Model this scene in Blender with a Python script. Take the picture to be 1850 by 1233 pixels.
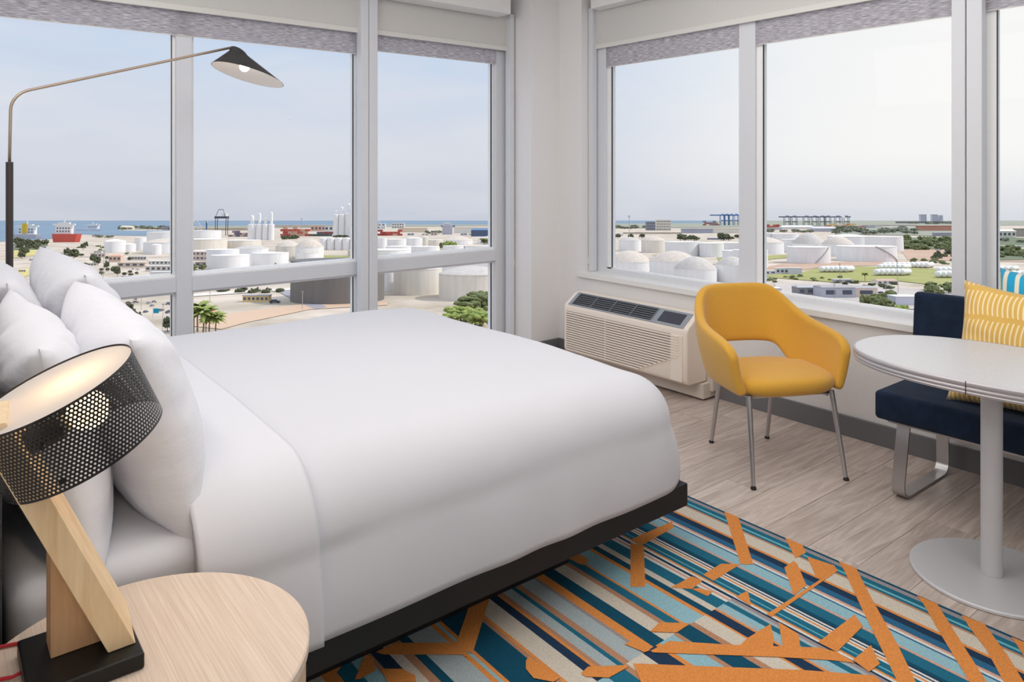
import bpy, bmesh, math, random
from mathutils import Vector, Matrix, noise
random.seed(7)
for o in list(bpy.data.objects): bpy.data.objects.remove(o)
S = bpy.context.scene
COL = S.collection
PI = math.pi
AZ = math.radians(51.5)                       # camera heading measured from +x
F3 = Vector((math.cos(AZ), math.sin(AZ), 0))
R3 = Vector((math.sin(AZ), -math.cos(AZ), 0))
EYE = 1.4
# ------------------------------------------------------------ camera
cd = bpy.data.cameras.new('camera'); cam = bpy.data.objects.new('camera', cd); COL.objects.link(cam)
cam.location = (0, 0, EYE); cam.rotation_euler = (PI/2, 0, AZ - PI/2)
cd.sensor_width = 36; cd.lens = 36*1325/1850; cd.shift_y = -(616.5-303)/1850
cd.clip_start = 0.05; cd.clip_end = 200000
S.camera = cam
# ------------------------------------------------------------ exposure
S.view_settings.view_transform = 'Standard'; S.view_settings.look = 'None'
S.view_settings.exposure = 0.0; S.view_settings.gamma = 1.0; S.view_settings.use_curve_mapping = False
S.cycles.use_denoising = True
S.cycles.max_bounces = 10; S.cycles.diffuse_bounces = 6; S.cycles.transparent_max_bounces = 16
S.cycles.sample_clamp_indirect = 6.0
S.cycles.caustics_reflective = False; S.cycles.caustics_refractive = False

def lin(c):
    c = c/255.0
    return c/12.92 if c <= 0.04045 else ((c+0.055)/1.055)**2.4
def rgb(r, g, b): return (lin(r), lin(g), lin(b), 1)
SLOPE = 95/1325.0                              # the land falls gently away from the hotel
GN = (F3*SLOPE + Vector((0, 0, 1))).normalized()
# ------------------------------------------------------------ sky
W = bpy.data.worlds.new('sky'); S.world = W; W.use_nodes = True
nt = W.node_tree; nt.nodes.clear()
def N(t, **k):
    n = nt.nodes.new(t)
    for a, b in k.items(): setattr(n, a, b)
    return n
def L(a, b): nt.links.new(a, b)
tc = N('ShaderNodeTexCoord')
dt = N('ShaderNodeVectorMath', operation='DOT_PRODUCT'); dt.inputs[1].default_value = GN; L(tc.outputs['Generated'], dt.inputs[0])
ramp = N('ShaderNodeValToRGB'); L(dt.outputs['Value'], ramp.inputs[0])
cr = ramp.color_ramp
pts = [(0.0, (198, 203, 217)), (0.035, (206, 210, 222)), (0.10, (216, 220, 232)), (0.20, (203, 217, 238)), (0.45, (198, 212, 234)), (1.0, (188, 204, 230))]
while len(cr.elements) < len(pts): cr.elements.new(0.5)
for e, (p, c) in zip(cr.elements, pts): e.position = p; e.color = rgb(*c)
mp = N('ShaderNodeMapping'); mp.inputs['Scale'].default_value = (1.6, 1.6, 8.0); L(tc.outputs['Generated'], mp.inputs[0])
nz = N('ShaderNodeTexNoise'); nz.inputs['Scale'].default_value = 2.2; nz.inputs['Detail'].default_value = 5; nz.inputs['Roughness'].default_value = 0.55; nz.inputs['Distortion'].default_value = 0.4
L(mp.outputs[0], nz.inputs['Vector'])
cl = N('ShaderNodeMapRange'); cl.inputs[1].default_value = 0.38; cl.inputs[2].default_value = 0.80; cl.inputs[3].default_value = 0; cl.inputs[4].default_value = 0.7; L(nz.outputs[0], cl.inputs[0])
mx = N('ShaderNodeMixRGB'); mx.inputs[2].default_value = rgb(228, 228, 234); L(cl.outputs[0], mx.inputs[0]); L(ramp.outputs[0], mx.inputs[1])
# bright veil of the sun behind thin cloud, far to the right of the room's view
ga = AZ - math.radians(40)
GD = Vector((math.cos(ga), math.sin(ga), 0.05)).normalized()
gd = N('ShaderNodeVectorMath', operation='DOT_PRODUCT'); gd.inputs[1].default_value = GD; L(tc.outputs['Generated'], gd.inputs[0])
gm = N('ShaderNodeMapRange', interpolation_type='SMOOTHSTEP'); gm.inputs[1].default_value = 0.80; gm.inputs[2].default_value = 1.0; gm.inputs[3].default_value = 0; gm.inputs[4].default_value = 0.9; L(gd.outputs['Value'], gm.inputs[0])
hm = N('ShaderNodeMapRange', interpolation_type='SMOOTHSTEP'); hm.inputs[1].default_value = 0.0; hm.inputs[2].default_value = 0.09; hm.inputs[3].default_value = 0.35; hm.inputs[4].default_value = 1; L(dt.outputs['Value'], hm.inputs[0])
gmul = N('ShaderNodeMath', operation='MULTIPLY'); L(gm.outputs[0], gmul.inputs[0]); L(hm.outputs[0], gmul.inputs[1])
mx2 = N('ShaderNodeMixRGB'); mx2.inputs[2].default_value = (1.0, 0.98, 0.955, 1); L(gmul.outputs[0], mx2.inputs[0]); L(mx.outputs[0], mx2.inputs[1])
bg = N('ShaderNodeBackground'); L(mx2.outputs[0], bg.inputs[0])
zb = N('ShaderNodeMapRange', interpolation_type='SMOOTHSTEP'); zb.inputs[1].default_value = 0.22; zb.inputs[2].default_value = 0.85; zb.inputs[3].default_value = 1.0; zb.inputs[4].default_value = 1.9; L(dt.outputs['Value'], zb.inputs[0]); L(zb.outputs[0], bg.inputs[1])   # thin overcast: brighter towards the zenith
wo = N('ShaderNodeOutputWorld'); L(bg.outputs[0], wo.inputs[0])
# ------------------------------------------------------------ sun and added fill lights
SUN_AZ = AZ - math.radians(80); SUN_EL = math.radians(46)
sd = bpy.data.lights.new('sun', 'SUN'); sd.energy = 2.8; sd.angle = 0.03; sd.color = (1, 0.96, 0.9)
so = bpy.data.objects.new('sun', sd); COL.objects.link(so)
sv = Vector((math.cos(SUN_EL)*math.cos(SUN_AZ), math.cos(SUN_EL)*math.sin(SUN_AZ), math.sin(SUN_EL)))
so.rotation_euler = sv.to_track_quat('Z', 'Y').to_euler()
def area(name, loc, size, sizey, energy, color, rot=(0, 0, 0)):
    d = bpy.data.lights.new(name, 'AREA'); d.shape = 'RECTANGLE'; d.size = size; d.size_y = sizey; d.energy = energy; d.color = color
    o = bpy.data.objects.new(name, d); COL.objects.link(o); o.location = loc; o.rotation_euler = rot
    return o
area('ceiling_fill', (1.85, 1.25, 2.70), 3.2, 3.4, 52, (1, 0.985, 0.975))  # added soft fill under the ceiling, not a fixture of the room
area('headboard_fill', (-0.06, 2.5, 2.35), 2.4, 0.6, 16, (1, 0.98, 0.96), Vector((-1, 0, 0.10)).to_track_quat('Z', 'Y').to_euler())  # added fill high over the headboard, out of view, for the side wall
area('entry_fill', (0.1, -2.2, 2.3), 2.4, 1.6, 30, (1, 0.98, 0.96), Vector((-0.60, -0.70, 0.35)).to_track_quat('Z', 'Y').to_euler())  # added fill behind the camera, aimed at the window corner

# ------------------------------------------------------------ materials
MATS = {}
def mat(name, col, rough=0.6, metal=0.0, nscale=0, namt=0.0, bump=0.0, bscale=None, spec=0.5, coord='Object', stretch=(1, 1, 1), col2=None, sheen=0, rand=0.0):
    if name in MATS: return MATS[name]
    m = bpy.data.materials.new(name); m.use_nodes = True
    t = m.node_tree; b = t.nodes['Principled BSDF']
    b.inputs['Base Color'].default_value = rgb(*col); b.inputs['Roughness'].default_value = rough; b.inputs['Metallic'].default_value = metal
    b.inputs['Specular IOR Level'].default_value = spec
    if sheen: b.inputs['Sheen Weight'].default_value = sheen
    if nscale or bump:
        c = t.nodes.new('ShaderNodeTexCoord'); mp = t.nodes.new('ShaderNodeMapping'); mp.inputs['Scale'].default_value = stretch
        t.links.new(c.outputs[coord], mp.inputs[0])
    src = None
    if nscale:
        n = t.nodes.new('ShaderNodeTexNoise'); n.inputs['Scale'].default_value = nscale; n.inputs['Detail'].default_value = 6; n.inputs['Roughness'].default_value = 0.6
        t.links.new(mp.outputs[0], n.inputs['Vector'])
        r = t.nodes.new('ShaderNodeMapRange'); r.inputs[1].default_value = 0.3; r.inputs[2].default_value = 0.7; t.links.new(n.outputs[0], r.inputs[0])
        x = t.nodes.new('ShaderNodeMixRGB')
        c2 = col2 if col2 else tuple(v*(1-namt) for v in col)
        x.inputs[1].default_value = rgb(*col); x.inputs[2].default_value = rgb(*c2)
        t.links.new(r.outputs[0], x.inputs[0]); t.links.new(x.outputs[0], b.inputs['Base Color']); src = x
    if rand:
        oi = t.nodes.new('ShaderNodeObjectInfo'); r = t.nodes.new('ShaderNodeMapRange'); r.inputs[3].default_value = 1-rand; r.inputs[4].default_value = 1+rand
        t.links.new(oi.outputs['Random'], r.inputs[0])
        h = t.nodes.new('ShaderNodeHueSaturation'); t.links.new(r.outputs[0], h.inputs['Value'])
        if src: t.links.new(src.outputs[0], h.inputs['Color'])
        else: h.inputs['Color'].default_value = rgb(*col)
        t.links.new(h.outputs[0], b.inputs['Base Color'])
    if bump:
        n2 = t.nodes.new('ShaderNodeTexNoise'); n2.inputs['Scale'].default_value = bscale or nscale; n2.inputs['Detail'].default_value = 4
        t.links.new(mp.outputs[0], n2.inputs['Vector'])
        bp = t.nodes.new('ShaderNodeBump'); bp.inputs['Strength'].default_value = bump; bp.inputs['Distance'].default_value = 0.01
        t.links.new(n2.outputs[0], bp.inputs['Height']); t.links.new(bp.outputs[0], b.inputs['Normal'])
    MATS[name] = m
    return m
def emit(name, col, strength):
    m = bpy.data.materials.new(name); m.use_nodes = True; b = m.node_tree.nodes['Principled BSDF']
    b.inputs['Base Color'].default_value = rgb(*col); b.inputs['Emission Color'].default_value = rgb(*col); b.inputs['Emission Strength'].default_value = strength
    return m
def wood(name, c1, c2, stretch, scale=6, rough=0.5, rand=0.0, lines=0.5, bump=0.05):
    m = bpy.data.materials.new(name); m.use_nodes = True; t = m.node_tree; b = t.nodes['Principled BSDF']; b.inputs['Roughness'].default_value = rough
    c = t.nodes.new('ShaderNodeTexCoord'); mp = t.nodes.new('ShaderNodeMapping'); mp.inputs['Scale'].default_value = stretch
    oi = t.nodes.new('ShaderNodeObjectInfo'); ml = t.nodes.new('ShaderNodeMath'); ml.operation = 'MULTIPLY'; ml.inputs[1].default_value = 37.0
    t.links.new(oi.outputs['Random'], ml.inputs[0])
    av = t.nodes.new('ShaderNodeVectorMath'); av.operation = 'ADD'
    t.links.new(c.outputs['Object'], av.inputs[0])
    if rand: t.links.new(ml.outputs[0], av.inputs[1])
    t.links.new(av.outputs[0], mp.inputs[0])
    n = t.nodes.new('ShaderNodeTexNoise'); n.inputs['Scale'].default_value = scale; n.inputs['Detail'].default_value = 8; n.inputs['Roughness'].default_value = 0.65; n.inputs['Distortion'].default_value = lines
    t.links.new(mp.outputs[0], n.inputs['Vector'])
    r = t.nodes.new('ShaderNodeMapRange'); r.inputs[1].default_value = 0.32; r.inputs[2].default_value = 0.68; t.links.new(n.outputs[0], r.inputs[0])
    x = t.nodes.new('ShaderNodeMixRGB'); x.inputs[1].default_value = rgb(*c1); x.inputs[2].default_value = rgb(*c2); t.links.new(r.outputs[0], x.inputs[0])
    out = x
    if rand:
        r2 = t.nodes.new('ShaderNodeMapRange'); r2.inputs[3].default_value = 1-rand; r2.inputs[4].default_value = 1+rand*0.6; t.links.new(oi.outputs['Random'], r2.inputs[0])
        h = t.nodes.new('ShaderNodeHueSaturation'); t.links.new(r2.outputs[0], h.inputs['Value']); t.links.new(x.outputs[0], h.inputs['Color']); out = h
    t.links.new(out.outputs[0], b.inputs['Base Color'])
    bp = t.nodes.new('ShaderNodeBump'); bp.inputs['Strength'].default_value = bump; bp.inputs['Distance'].default_value = 0.01; t.links.new(n.outputs[0], bp.inputs['Height']); t.links.new(bp.outputs[0], b.inputs['Normal'])
    MATS[name] = m
    return m
def glass_mat(name, tint=(1, 1, 1)):
    m = bpy.data.materials.new(name); m.use_nodes = True; t = m.node_tree; t.nodes.clear()
    o = t.nodes.new('ShaderNodeOutputMaterial'); mix = t.nodes.new('ShaderNodeMixShader'); tr = t.nodes.new('ShaderNodeBsdfTransparent'); gl = t.nodes.new('ShaderNodeBsdfGlossy')
    tr.inputs[0].default_value = (*tint, 1); gl.inputs['Roughness'].default_value = 0.0; gl.inputs[0].default_value = (1, 1, 1, 1)
    mix.inputs[0].default_value = 0.003
    t.links.new(tr.outputs[0], mix.inputs[1]); t.links.new(gl.outputs[0], mix.inputs[2]); t.links.new(mix.outputs[0], o.inputs[0])
    MATS[name] = m
    return m
M_wall = mat('wall_paint', (233, 231, 230), 0.85, nscale=60, namt=0.01, bump=0.03, bscale=220)
M_ceil = mat('ceiling_paint', (240, 238, 235), 0.9)
M_trim = mat('white_trim', (232, 230, 227), 0.5)
M_frame = mat('window_frame_aluminium', (216, 218, 222), 0.5)
M_bead = mat('glazing_bead', (240, 240, 240), 0.5)
M_gask = mat('gasket', (60, 62, 66), 0.6)
M_glass = glass_mat('window_glass', (0.985, 0.992, 0.99))
M_base = mat('grey_baseboard', (112, 112, 115), 0.6)
M_plank = wood('vinyl_plank', (216, 202, 192), (170, 153, 142), (0.9, 10, 1), 2.6, 0.33, 0.10, 1.6, 0.04)
M_black = mat('black_lacquer', (18, 18, 19), 0.5)
M_linen = mat('white_cotton', (207, 207, 212), 0.85, bump=0.10, bscale=14, sheen=0.15)
M_case = mat('pillowcase_cotton', (222, 222, 227), 0.85, bump=0.75, bscale=6, stretch=(1.0, 1.0, 2.2), sheen=0.15)
M_sheet = mat('white_sheet', (212, 212, 217), 0.85, bump=0.06, bscale=9)
M_oak = wood('bleached_oak', (224, 205, 187), (200, 178, 158), (80, 1.2, 1.2), 3.0, 0.55, 0, 0.25, 0.12)
M_pine = wood('pale_pine', (236, 212, 172), (216, 182, 136), (14, 14, 1.2), 2.6, 0.5, 0, 0.8, 0.05)
M_pine2 = wood('tan_beech', (208, 168, 126), (190, 148, 108), (18, 18, 1.2), 3.0, 0.5, 0, 0.5, 0.05)
M_bkmetal = mat('black_metal', (22, 21, 20), 0.45, 0.3)
M_perf = mat('perforated_black_steel', (24, 23, 22), 0.32, 0.2, spec=0.8)
M_red = mat('red_cord', (178, 24, 36), 0.6)
M_chrome = mat('brushed_steel', (190, 188, 188), 0.32, 0.9)
M_silver = mat('powder_silver', (205, 205, 208), 0.45, 0.15)
M_yellow = mat('mustard_wool', (226, 170, 58), 0.9, nscale=500, namt=0.12, bump=0.15, bscale=600, sheen=0.3)
M_navy = mat('navy_velvet', (19, 30, 47), 0.85, nscale=14, col2=(29, 44, 66), bump=0.05, bscale=300, sheen=0.06, spec=0.15)
M_cream = mat('cream_plastic', (240, 228, 214), 0.5)
M_cgrey = mat('grey_plastic', (150, 156, 164), 0.45)
M_slot = mat('dark_slot', (34, 36, 40), 0.7)
M_lcd = mat('dark_keypad', (62, 64, 76), 0.3)
M_bronze = mat('dark_bronze', (78, 72, 70), 0.4, 0.6)
M_brass = mat('grey_brass', (178, 160, 142), 0.35, 0.7)
M_shadein = mat('shade_inside_white', (240, 232, 224), 0.7)
M_bulb = emit('lit_bulb', (255, 250, 240), 6.0)
M_warm = emit('warm_globe_bulb', (255, 214, 150), 9.0)

# ------------------------------------------------------------ mesh helpers
class MB:
    def __init__(s): s.v = []; s.f = []; s.m = []
    def add(s, vs, fs, mi=0):
        k = len(s.v); s.v += [tuple(p) for p in vs]; s.f += [tuple(i+k for i in f) for f in fs]; s.m += [mi]*len(fs); return s
    def box(s, x0, x1, y0, y1, z0, z1, mi=0):
        return s.add([(x0,y0,z0),(x1,y0,z0),(x1,y1,z0),(x0,y1,z0),(x0,y0,z1),(x1,y0,z1),(x1,y1,z1),(x0,y1,z1)],
              [(0,3,2,1),(4,5,6,7),(0,1,5,4),(1,2,6,5),(2,3,7,6),(3,0,4,7)], mi)
    def grid(s, rows, close_u=False, close_v=False, mi=0):
        nu = len(rows); nv = len(rows[0]); vs = [p for r in rows for p in r]; fs = []
        for i in range(nu if close_u else nu-1):
            for j in range(nv if close_v else nv-1):
                a = i*nv+j; b = i*nv+(j+1) % nv; c = ((i+1) % nu)*nv+(j+1) % nv; d = ((i+1) % nu)*nv+j
                fs.append((a, b, c, d))
        return s.add(vs, fs, mi)
    def lathe(s, prof, seg=32, c=(0, 0, 0), mi=0, cap0=False, cap1=False):
        rows = [[(c[0]+r*math.cos(2*PI*k/seg), c[1]+r*math.sin(2*PI*k/seg), c[2]+z) for k in range(seg)] for r, z in prof]
        k0 = len(s.v); s.grid(rows, False, True, mi)
        if cap0: s.f.append(tuple(k0+i for i in reversed(range(seg)))); s.m.append(mi)
        if cap1:
            b = k0+(len(prof)-1)*seg; s.f.append(tuple(b+i for i in range(seg))); s.m.append(mi)
        return s
    def tube(s, pts, r, seg=12, mi=0, caps=True):
        pts = [Vector(p) for p in pts]; n = len(pts); rr = r if isinstance(r, (list, tuple)) else [r]*n
        rows = []; up = None
        for i, p in enumerate(pts):
            d = (pts[min(i+1, n-1)]-pts[max(i-1, 0)]).normalized()
            if up is None: up = Vector((0, 0, 1)) if abs(d.z) < 0.9 else Vector((1, 0, 0))
            a = (up - d*up.dot(d)).normalized(); b = d.cross(a); up = a
            rows.append([p + (a*math.cos(2*PI*k/seg)+b*math.sin(2*PI*k/seg))*rr[i] for k in range(seg)])
        k0 = len(s.v); s.grid(rows, False, True, mi)
        if caps:
            s.f.append(tuple(k0+i for i in reversed(range(seg)))); s.m.append(mi)
            b = k0+(n-1)*seg; s.f.append(tuple(b+i for i in range(seg))); s.m.append(mi)
        return s
    def prism(s, poly, z0, z1, mi=0, axis='z'):
        n = len(poly)
        def P(a, b, h): return (a, b, h) if axis == 'z' else ((a, h, b) if axis == 'y' else (h, a, b))
        vs = [P(a, b, z0) for a, b in poly]+[P(a, b, z1) for a, b in poly]
        fs = [tuple(reversed(range(n))), tuple(range(n, 2*n))]+[(i, (i+1) % n, n+(i+1) % n, n+i) for i in range(n)]
        return s.add(vs, fs, mi)
    def mesh(s, name, mats, smooth=False):
        me = bpy.data.meshes.new(name); me.from_pydata(s.v, [], s.f)
        for m in (mats if isinstance(mats, (list, tuple)) else [mats]): me.materials.append(m)
        if len(me.materials) > 1: me.polygons.foreach_set('material_index', s.m)
        bm = bmesh.new(); bm.from_mesh(me); bmesh.ops.recalc_face_normals(bm, faces=bm.faces); bm.to_mesh(me); bm.free()
        if smooth:
            me.polygons.foreach_set('use_smooth', [True]*len(me.polygons))
        me.update(); return me
    def build(s, name, mats, parent=None, smooth=False, bevel=0, seg=2, loc=None, auto=None):
        o = bpy.data.objects.new(name, s.mesh(name, mats, smooth)); COL.objects.link(o)
        if parent: o.parent = parent
        if loc: o.location = loc
        if bevel:
            md = o.modifiers.new('edge', 'BEVEL'); md.width = bevel; md.segments = seg; md.limit_method = 'ANGLE'; md.angle_limit = 0.6
            o.data.polygons.foreach_set('use_smooth', [True]*len(o.data.polygons))
            md.harden_normals = True
        if auto: sharp(o.data, auto)
        return o
def sharp(me, ang=0.7):
    me.polygons.foreach_set('use_smooth', [True]*len(me.polygons))
    bm = bmesh.new(); bm.from_mesh(me)
    for e in bm.edges:
        if len(e.link_faces) == 2 and e.calc_face_angle(0) > ang: e.smooth = False
    bm.to_mesh(me); bm.free()
def tag(o, label=None, cat=None, group=None, kind=None):
    if label: o['label'] = label
    if cat: o['category'] = cat
    if group: o['group'] = group
    if kind: o['kind'] = kind
    return o
def empty(name, loc=(0, 0, 0), rz=0, label=None, cat=None, group=None, kind=None):
    o = bpy.data.objects.new(name, None); COL.objects.link(o); o.location = loc; o.rotation_euler = (0, 0, rz)
    o.empty_display_size = 0.05
    return tag(o, label, cat, group, kind)
def dup(o, parent=None):
    c = o.copy(); COL.objects.link(c); c.parent = parent
    for ch in list(o.children): dup(ch, c)
    return c
def sub(o, n=1):
    m = o.modifiers.new('smooth', 'SUBSURF'); m.levels = n; m.render_levels = n; return o
def boxo(name, b, m, parent=None, bevel=0, **k): return MB().box(*b).build(name, m, parent, bevel=bevel, **k)
# ============================================================ ROOM SHELL
CEIL = 2.74
fl = tag(MB().box(-1.7, 3.9, -3.2, 4.56, -0.25, -0.008).build('floor', mat('subfloor', (120, 108, 98), 0.9)), 'grey brown wood plank floor under the furniture', 'floor', kind='structure')
pw, pl = 0.18, 1.22
pm = MB().box(0, pl-0.0018, 0, pw-0.0018, -0.008, 0.0).mesh('plank', M_plank)
pms = {}
def plank(x0, x1, y0):
    key = round(x1-x0, 3)
    if key not in pms: pms[key] = pm if abs(key-pl) < 1e-3 else MB().box(0, key-0.0018, 0, pw-0.0018, -0.008, 0.0).mesh('plank', M_plank)
    o = bpy.data.objects.new('plank', pms[key]); COL.objects.link(o); o.parent = fl; o.location = (x0, y0, 0)
row = 0; y = -1.08
while y < 4.5:
    x = -0.1 - [0.2, 0.75, 0.45, 1.0, 0.05][row % 5]
    xe = 3.76 if y < 3.9 else 3.48
    while x < xe:
        x1 = min(x+pl, xe)
        if x1-x > 0.05: plank(round(x, 3), round(x1, 3), y)
        x += pl
    y += pw; row += 1
# right hand wall (under and beside the side window)
w = MB(); w.box(3.76, 3.98, -3.2, 3.905, 0, 0.60); w.box(3.90, 3.98, -3.2, 3.905, 2.44, CEIL); w.box(3.76, 3.98, 3.905, 4.56, 0, CEIL); w.box(3.76, 3.98, -3.2, -1.2, 0.60, 2.44)
tag(w.build('wall_right', M_wall), 'cream white wall below and around the side window', 'wall', kind='structure')
w = MB(); w.box(3.484, 3.76, 4.15, 4.56, 0, CEIL); w.box(-0.22, 3.484, 4.44, 4.56, 2.40, CEIL); w.box(-0.22, 3.484, 4.44, 4.56, 0, 0.07)
tag(w.build('wall_far', M_wall), 'white corner pier beside the tall window behind the bed', 'wall', kind='structure')
w = MB(); w.box(-0.22, -0.10, 1.05, 4.56, 0, CEIL); w.box(-1.7, -0.10, 0.95, 1.05, 0, CEIL); w.box(-1.7, -1.6, -3.2, 0.95, 0, CEIL)
tag(w.build('wall_left', M_wall), 'white wall behind the headboard', 'wall', kind='structure')
tag(boxo('wall_back', (-1.7, 3.98, -3.3, -3.2, 0, CEIL), M_wall), 'white wall behind the viewpoint', 'wall', kind='structure')
tag(boxo('ceiling', (-1.7, 3.98, -3.3, 4.56, CEIL, CEIL+0.2), M_ceil), 'white flat ceiling of the hotel room', 'ceiling', kind='structure')
# unseen slab added outside to block direct sun through the side window
tag(boxo('sun_block_slab', (3.98, 5.75, -8.5, 6.5, 2.78, 2.94), mat('concrete', (205, 203, 200), 0.9)), 'unseen concrete slab added to keep sun out of the side window', 'slab', kind='structure')
tag(MB().box(3.742, 3.76, -3.2, 4.15, 0, 0.105).build('baseboard_right', M_base, bevel=0.002), 'dark grey baseboard along the side wall', 'baseboard', kind='structure')
bb = MB(); bb.box(3.466, 3.742, 4.132, 4.15, 0, 0.105); bb.box(3.466, 3.484, 4.15, 4.44, 0, 0.105)
tag(bb.build('baseboard_far', M_base, bevel=0.002), 'dark grey baseboard around the corner pier', 'baseboard', kind='structure')
tag(MB().box(3.728, 3.90, -1.2, 3.925, 0.598, 0.635).build('trim_1', M_trim, bevel=0.004), 'white sill board under the side window', 'sill', kind='structure')

# ---------------------------------------------- tall window behind the bed
w1 = empty('window_1', (0, 4.48, 0), label='tall aluminium framed window wall behind the bed', cat='window', kind='structure')
def f1(name, x0, x1, z0, z1, y0=-0.05, y1=0.05, m=M_frame, bev=0.003): return boxo(name, (x0, x1, y0, y1, z0, z1), m, w1, bevel=bev)
f1('mullion', 3.368, 3.478, 0.07, 2.44); f1('mullion', 1.098, 1.182, 0.07, 2.44); f1('mullion', 2.222, 2.306, 0.07, 2.44); f1('mullion', -0.10, -0.03, 0.07, 2.44)
bays = [(-0.03, 1.098), (1.182, 2.222), (2.306, 3.368)]
for a, b in bays:
    f1('transom', a, b, 0.693, 0.776); f1('bottom_rail', a, b, 0.07, 0.15); f1('top_rail', a, b, 2.34, 2.44)
    f1('transom_ledge', a, b, 0.776, 0.786, -0.034, 0.04, M_bead, 0.002)
    for z0, z1 in ((0.786, 2.34), (0.15, 0.693)):
        t = 0.016
        rim = MB(); rim.box(a, a+t, -0.018, 0.03, z0, z1); rim.box(b-t, b, -0.018, 0.03, z0, z1); rim.box(a+t, b-t, -0.018, 0.03, z0, z0+t*0.6); rim.box(a+t, b-t, -0.018, 0.03, z1-t, z1)
        rim.build('glazing_bead', M_bead, w1)
        boxo('gasket', (b-t-0.003, b-t, -0.0185, -0.004, z0+0.01, z1-t), M_gask, w1)
        boxo('pane', (a+t, b-t, 0.006, 0.012, z0+t*0.6, z1-t), M_glass, w1)
# shade guide channels standing in front of the frame
for x0, x1 in ((2.196, 2.252), (2.256, 2.318), (3.432, 3.472)):
    boxo('shade_channel', (x0, x1, -0.145, -0.085, 0.07, 2.56), M_frame, w1, bevel=0.003)
# ---------------------------------------------- side window
w2 = empty('window_2', (3.91, 0, 0), label='wide aluminium framed side window above the wall heater', cat='window', kind='structure')
def f2(name, y0, y1, z0, z1, x0=-0.03, x1=0.05, m=M_frame, bev=0.003): return boxo(name, (x0, x1, y0, y1, z0, z1), m, w2, bevel=bev)
f2('side_jamb', 3.775, 3.90, 0.60, 2.44); f2('mullion', 2.535, 2.648, 0.635, 2.44); f2('mullion', 1.31, 1.43, 0.635, 2.44); f2('mullion', 0.05, 0.15, 0.635, 2.44); f2('mullion', -1.2, -1.12, 0.635, 2.44)
for a, b in ((2.648, 3.775), (1.43, 2.535), (0.15, 1.31), (-1.12, 0.05)):
    f2('bottom_rail', a, b, 0.60, 0.662); f2('top_rail', a, b, 2.34, 2.44)
    t = 0.04
    rim = MB(); rim.box(-0.012, 0.03, a, a+0.012, 0.662, 2.34); rim.box(-0.012, 0.03, b-t, b, 0.662, 2.34); rim.box(-0.012, 0.03, a, b, 0.662, 0.67)
    rim.build('glazing_bead', M_bead, w2)
    boxo('gasket', (-0.0125, 0.0, b-t-0.003, b-t, 0.67, 2.34), M_gask, w2)
    boxo('pane', (0.006, 0.012, a+0.012, b-t, 0.67, 2.34), M_glass, w2)
for y0, y1 in ((1.306, 1.372), (1.377, 1.436), (3.855, 3.90)):
    boxo('shade_channel', (-0.085, -0.04, y0, y1, 0.636, 2.58), M_frame, w2, bevel=0.003)

# ---------------------------------------------- roller shades
def shade_mat():
    m = bpy.data.materials.new('woven_shade'); m.use_nodes = True; t = m.node_tree; t.nodes.clear()
    out = t.nodes.new('ShaderNodeOutputMaterial'); c = t.nodes.new('ShaderNodeTexCoord'); mp = t.nodes.new('ShaderNodeMapping'); mp.inputs['Scale'].default_value = (6, 6, 115)
    t.links.new(c.outputs['Object'], mp.inputs[0])
    n = t.nodes.new('ShaderNodeTexNoise'); n.inputs['Scale'].default_value = 3.5; n.inputs['Detail'].default_value = 3; t.links.new(mp.outputs[0], n.inputs['Vector'])
    r = t.nodes.new('ShaderNodeMapRange'); r.inputs[1].default_value = 0.42; r.inputs[2].default_value = 0.6; t.links.new(n.outputs[0], r.inputs[0])
    x = t.nodes.new('ShaderNodeMixRGB'); x.inputs[1].default_value = rgb(182, 178, 186); x.inputs[2].default_value = rgb(236, 234, 238); t.links.new(r.outputs[0], x.inputs[0])
    d = t.nodes.new('ShaderNodeBsdfDiffuse'); tr = t.nodes.new('ShaderNodeBsdfTranslucent'); mix = t.nodes.new('ShaderNodeMixShader'); mix.inputs[0].default_value = 0.45
    t.links.new(x.outputs[0], d.inputs[0]); t.links.new(x.outputs[0], tr.inputs[0]); t.links.new(d.outputs[0], mix.inputs[1]); t.links.new(tr.outputs[0], mix.inputs[2]); t.links.new(mix.outputs[0], out.inputs[0])
    return m
M_weave = shade_mat()
M_blackout = mat('blackout_cloth', (212, 210, 206), 0.8, nscale=90, namt=0.02)
M_hem = mat('hem_bar_white', (222, 220, 215), 0.5)
M_clear = mat('clear_plastic', (215, 215, 218), 0.2)
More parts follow.
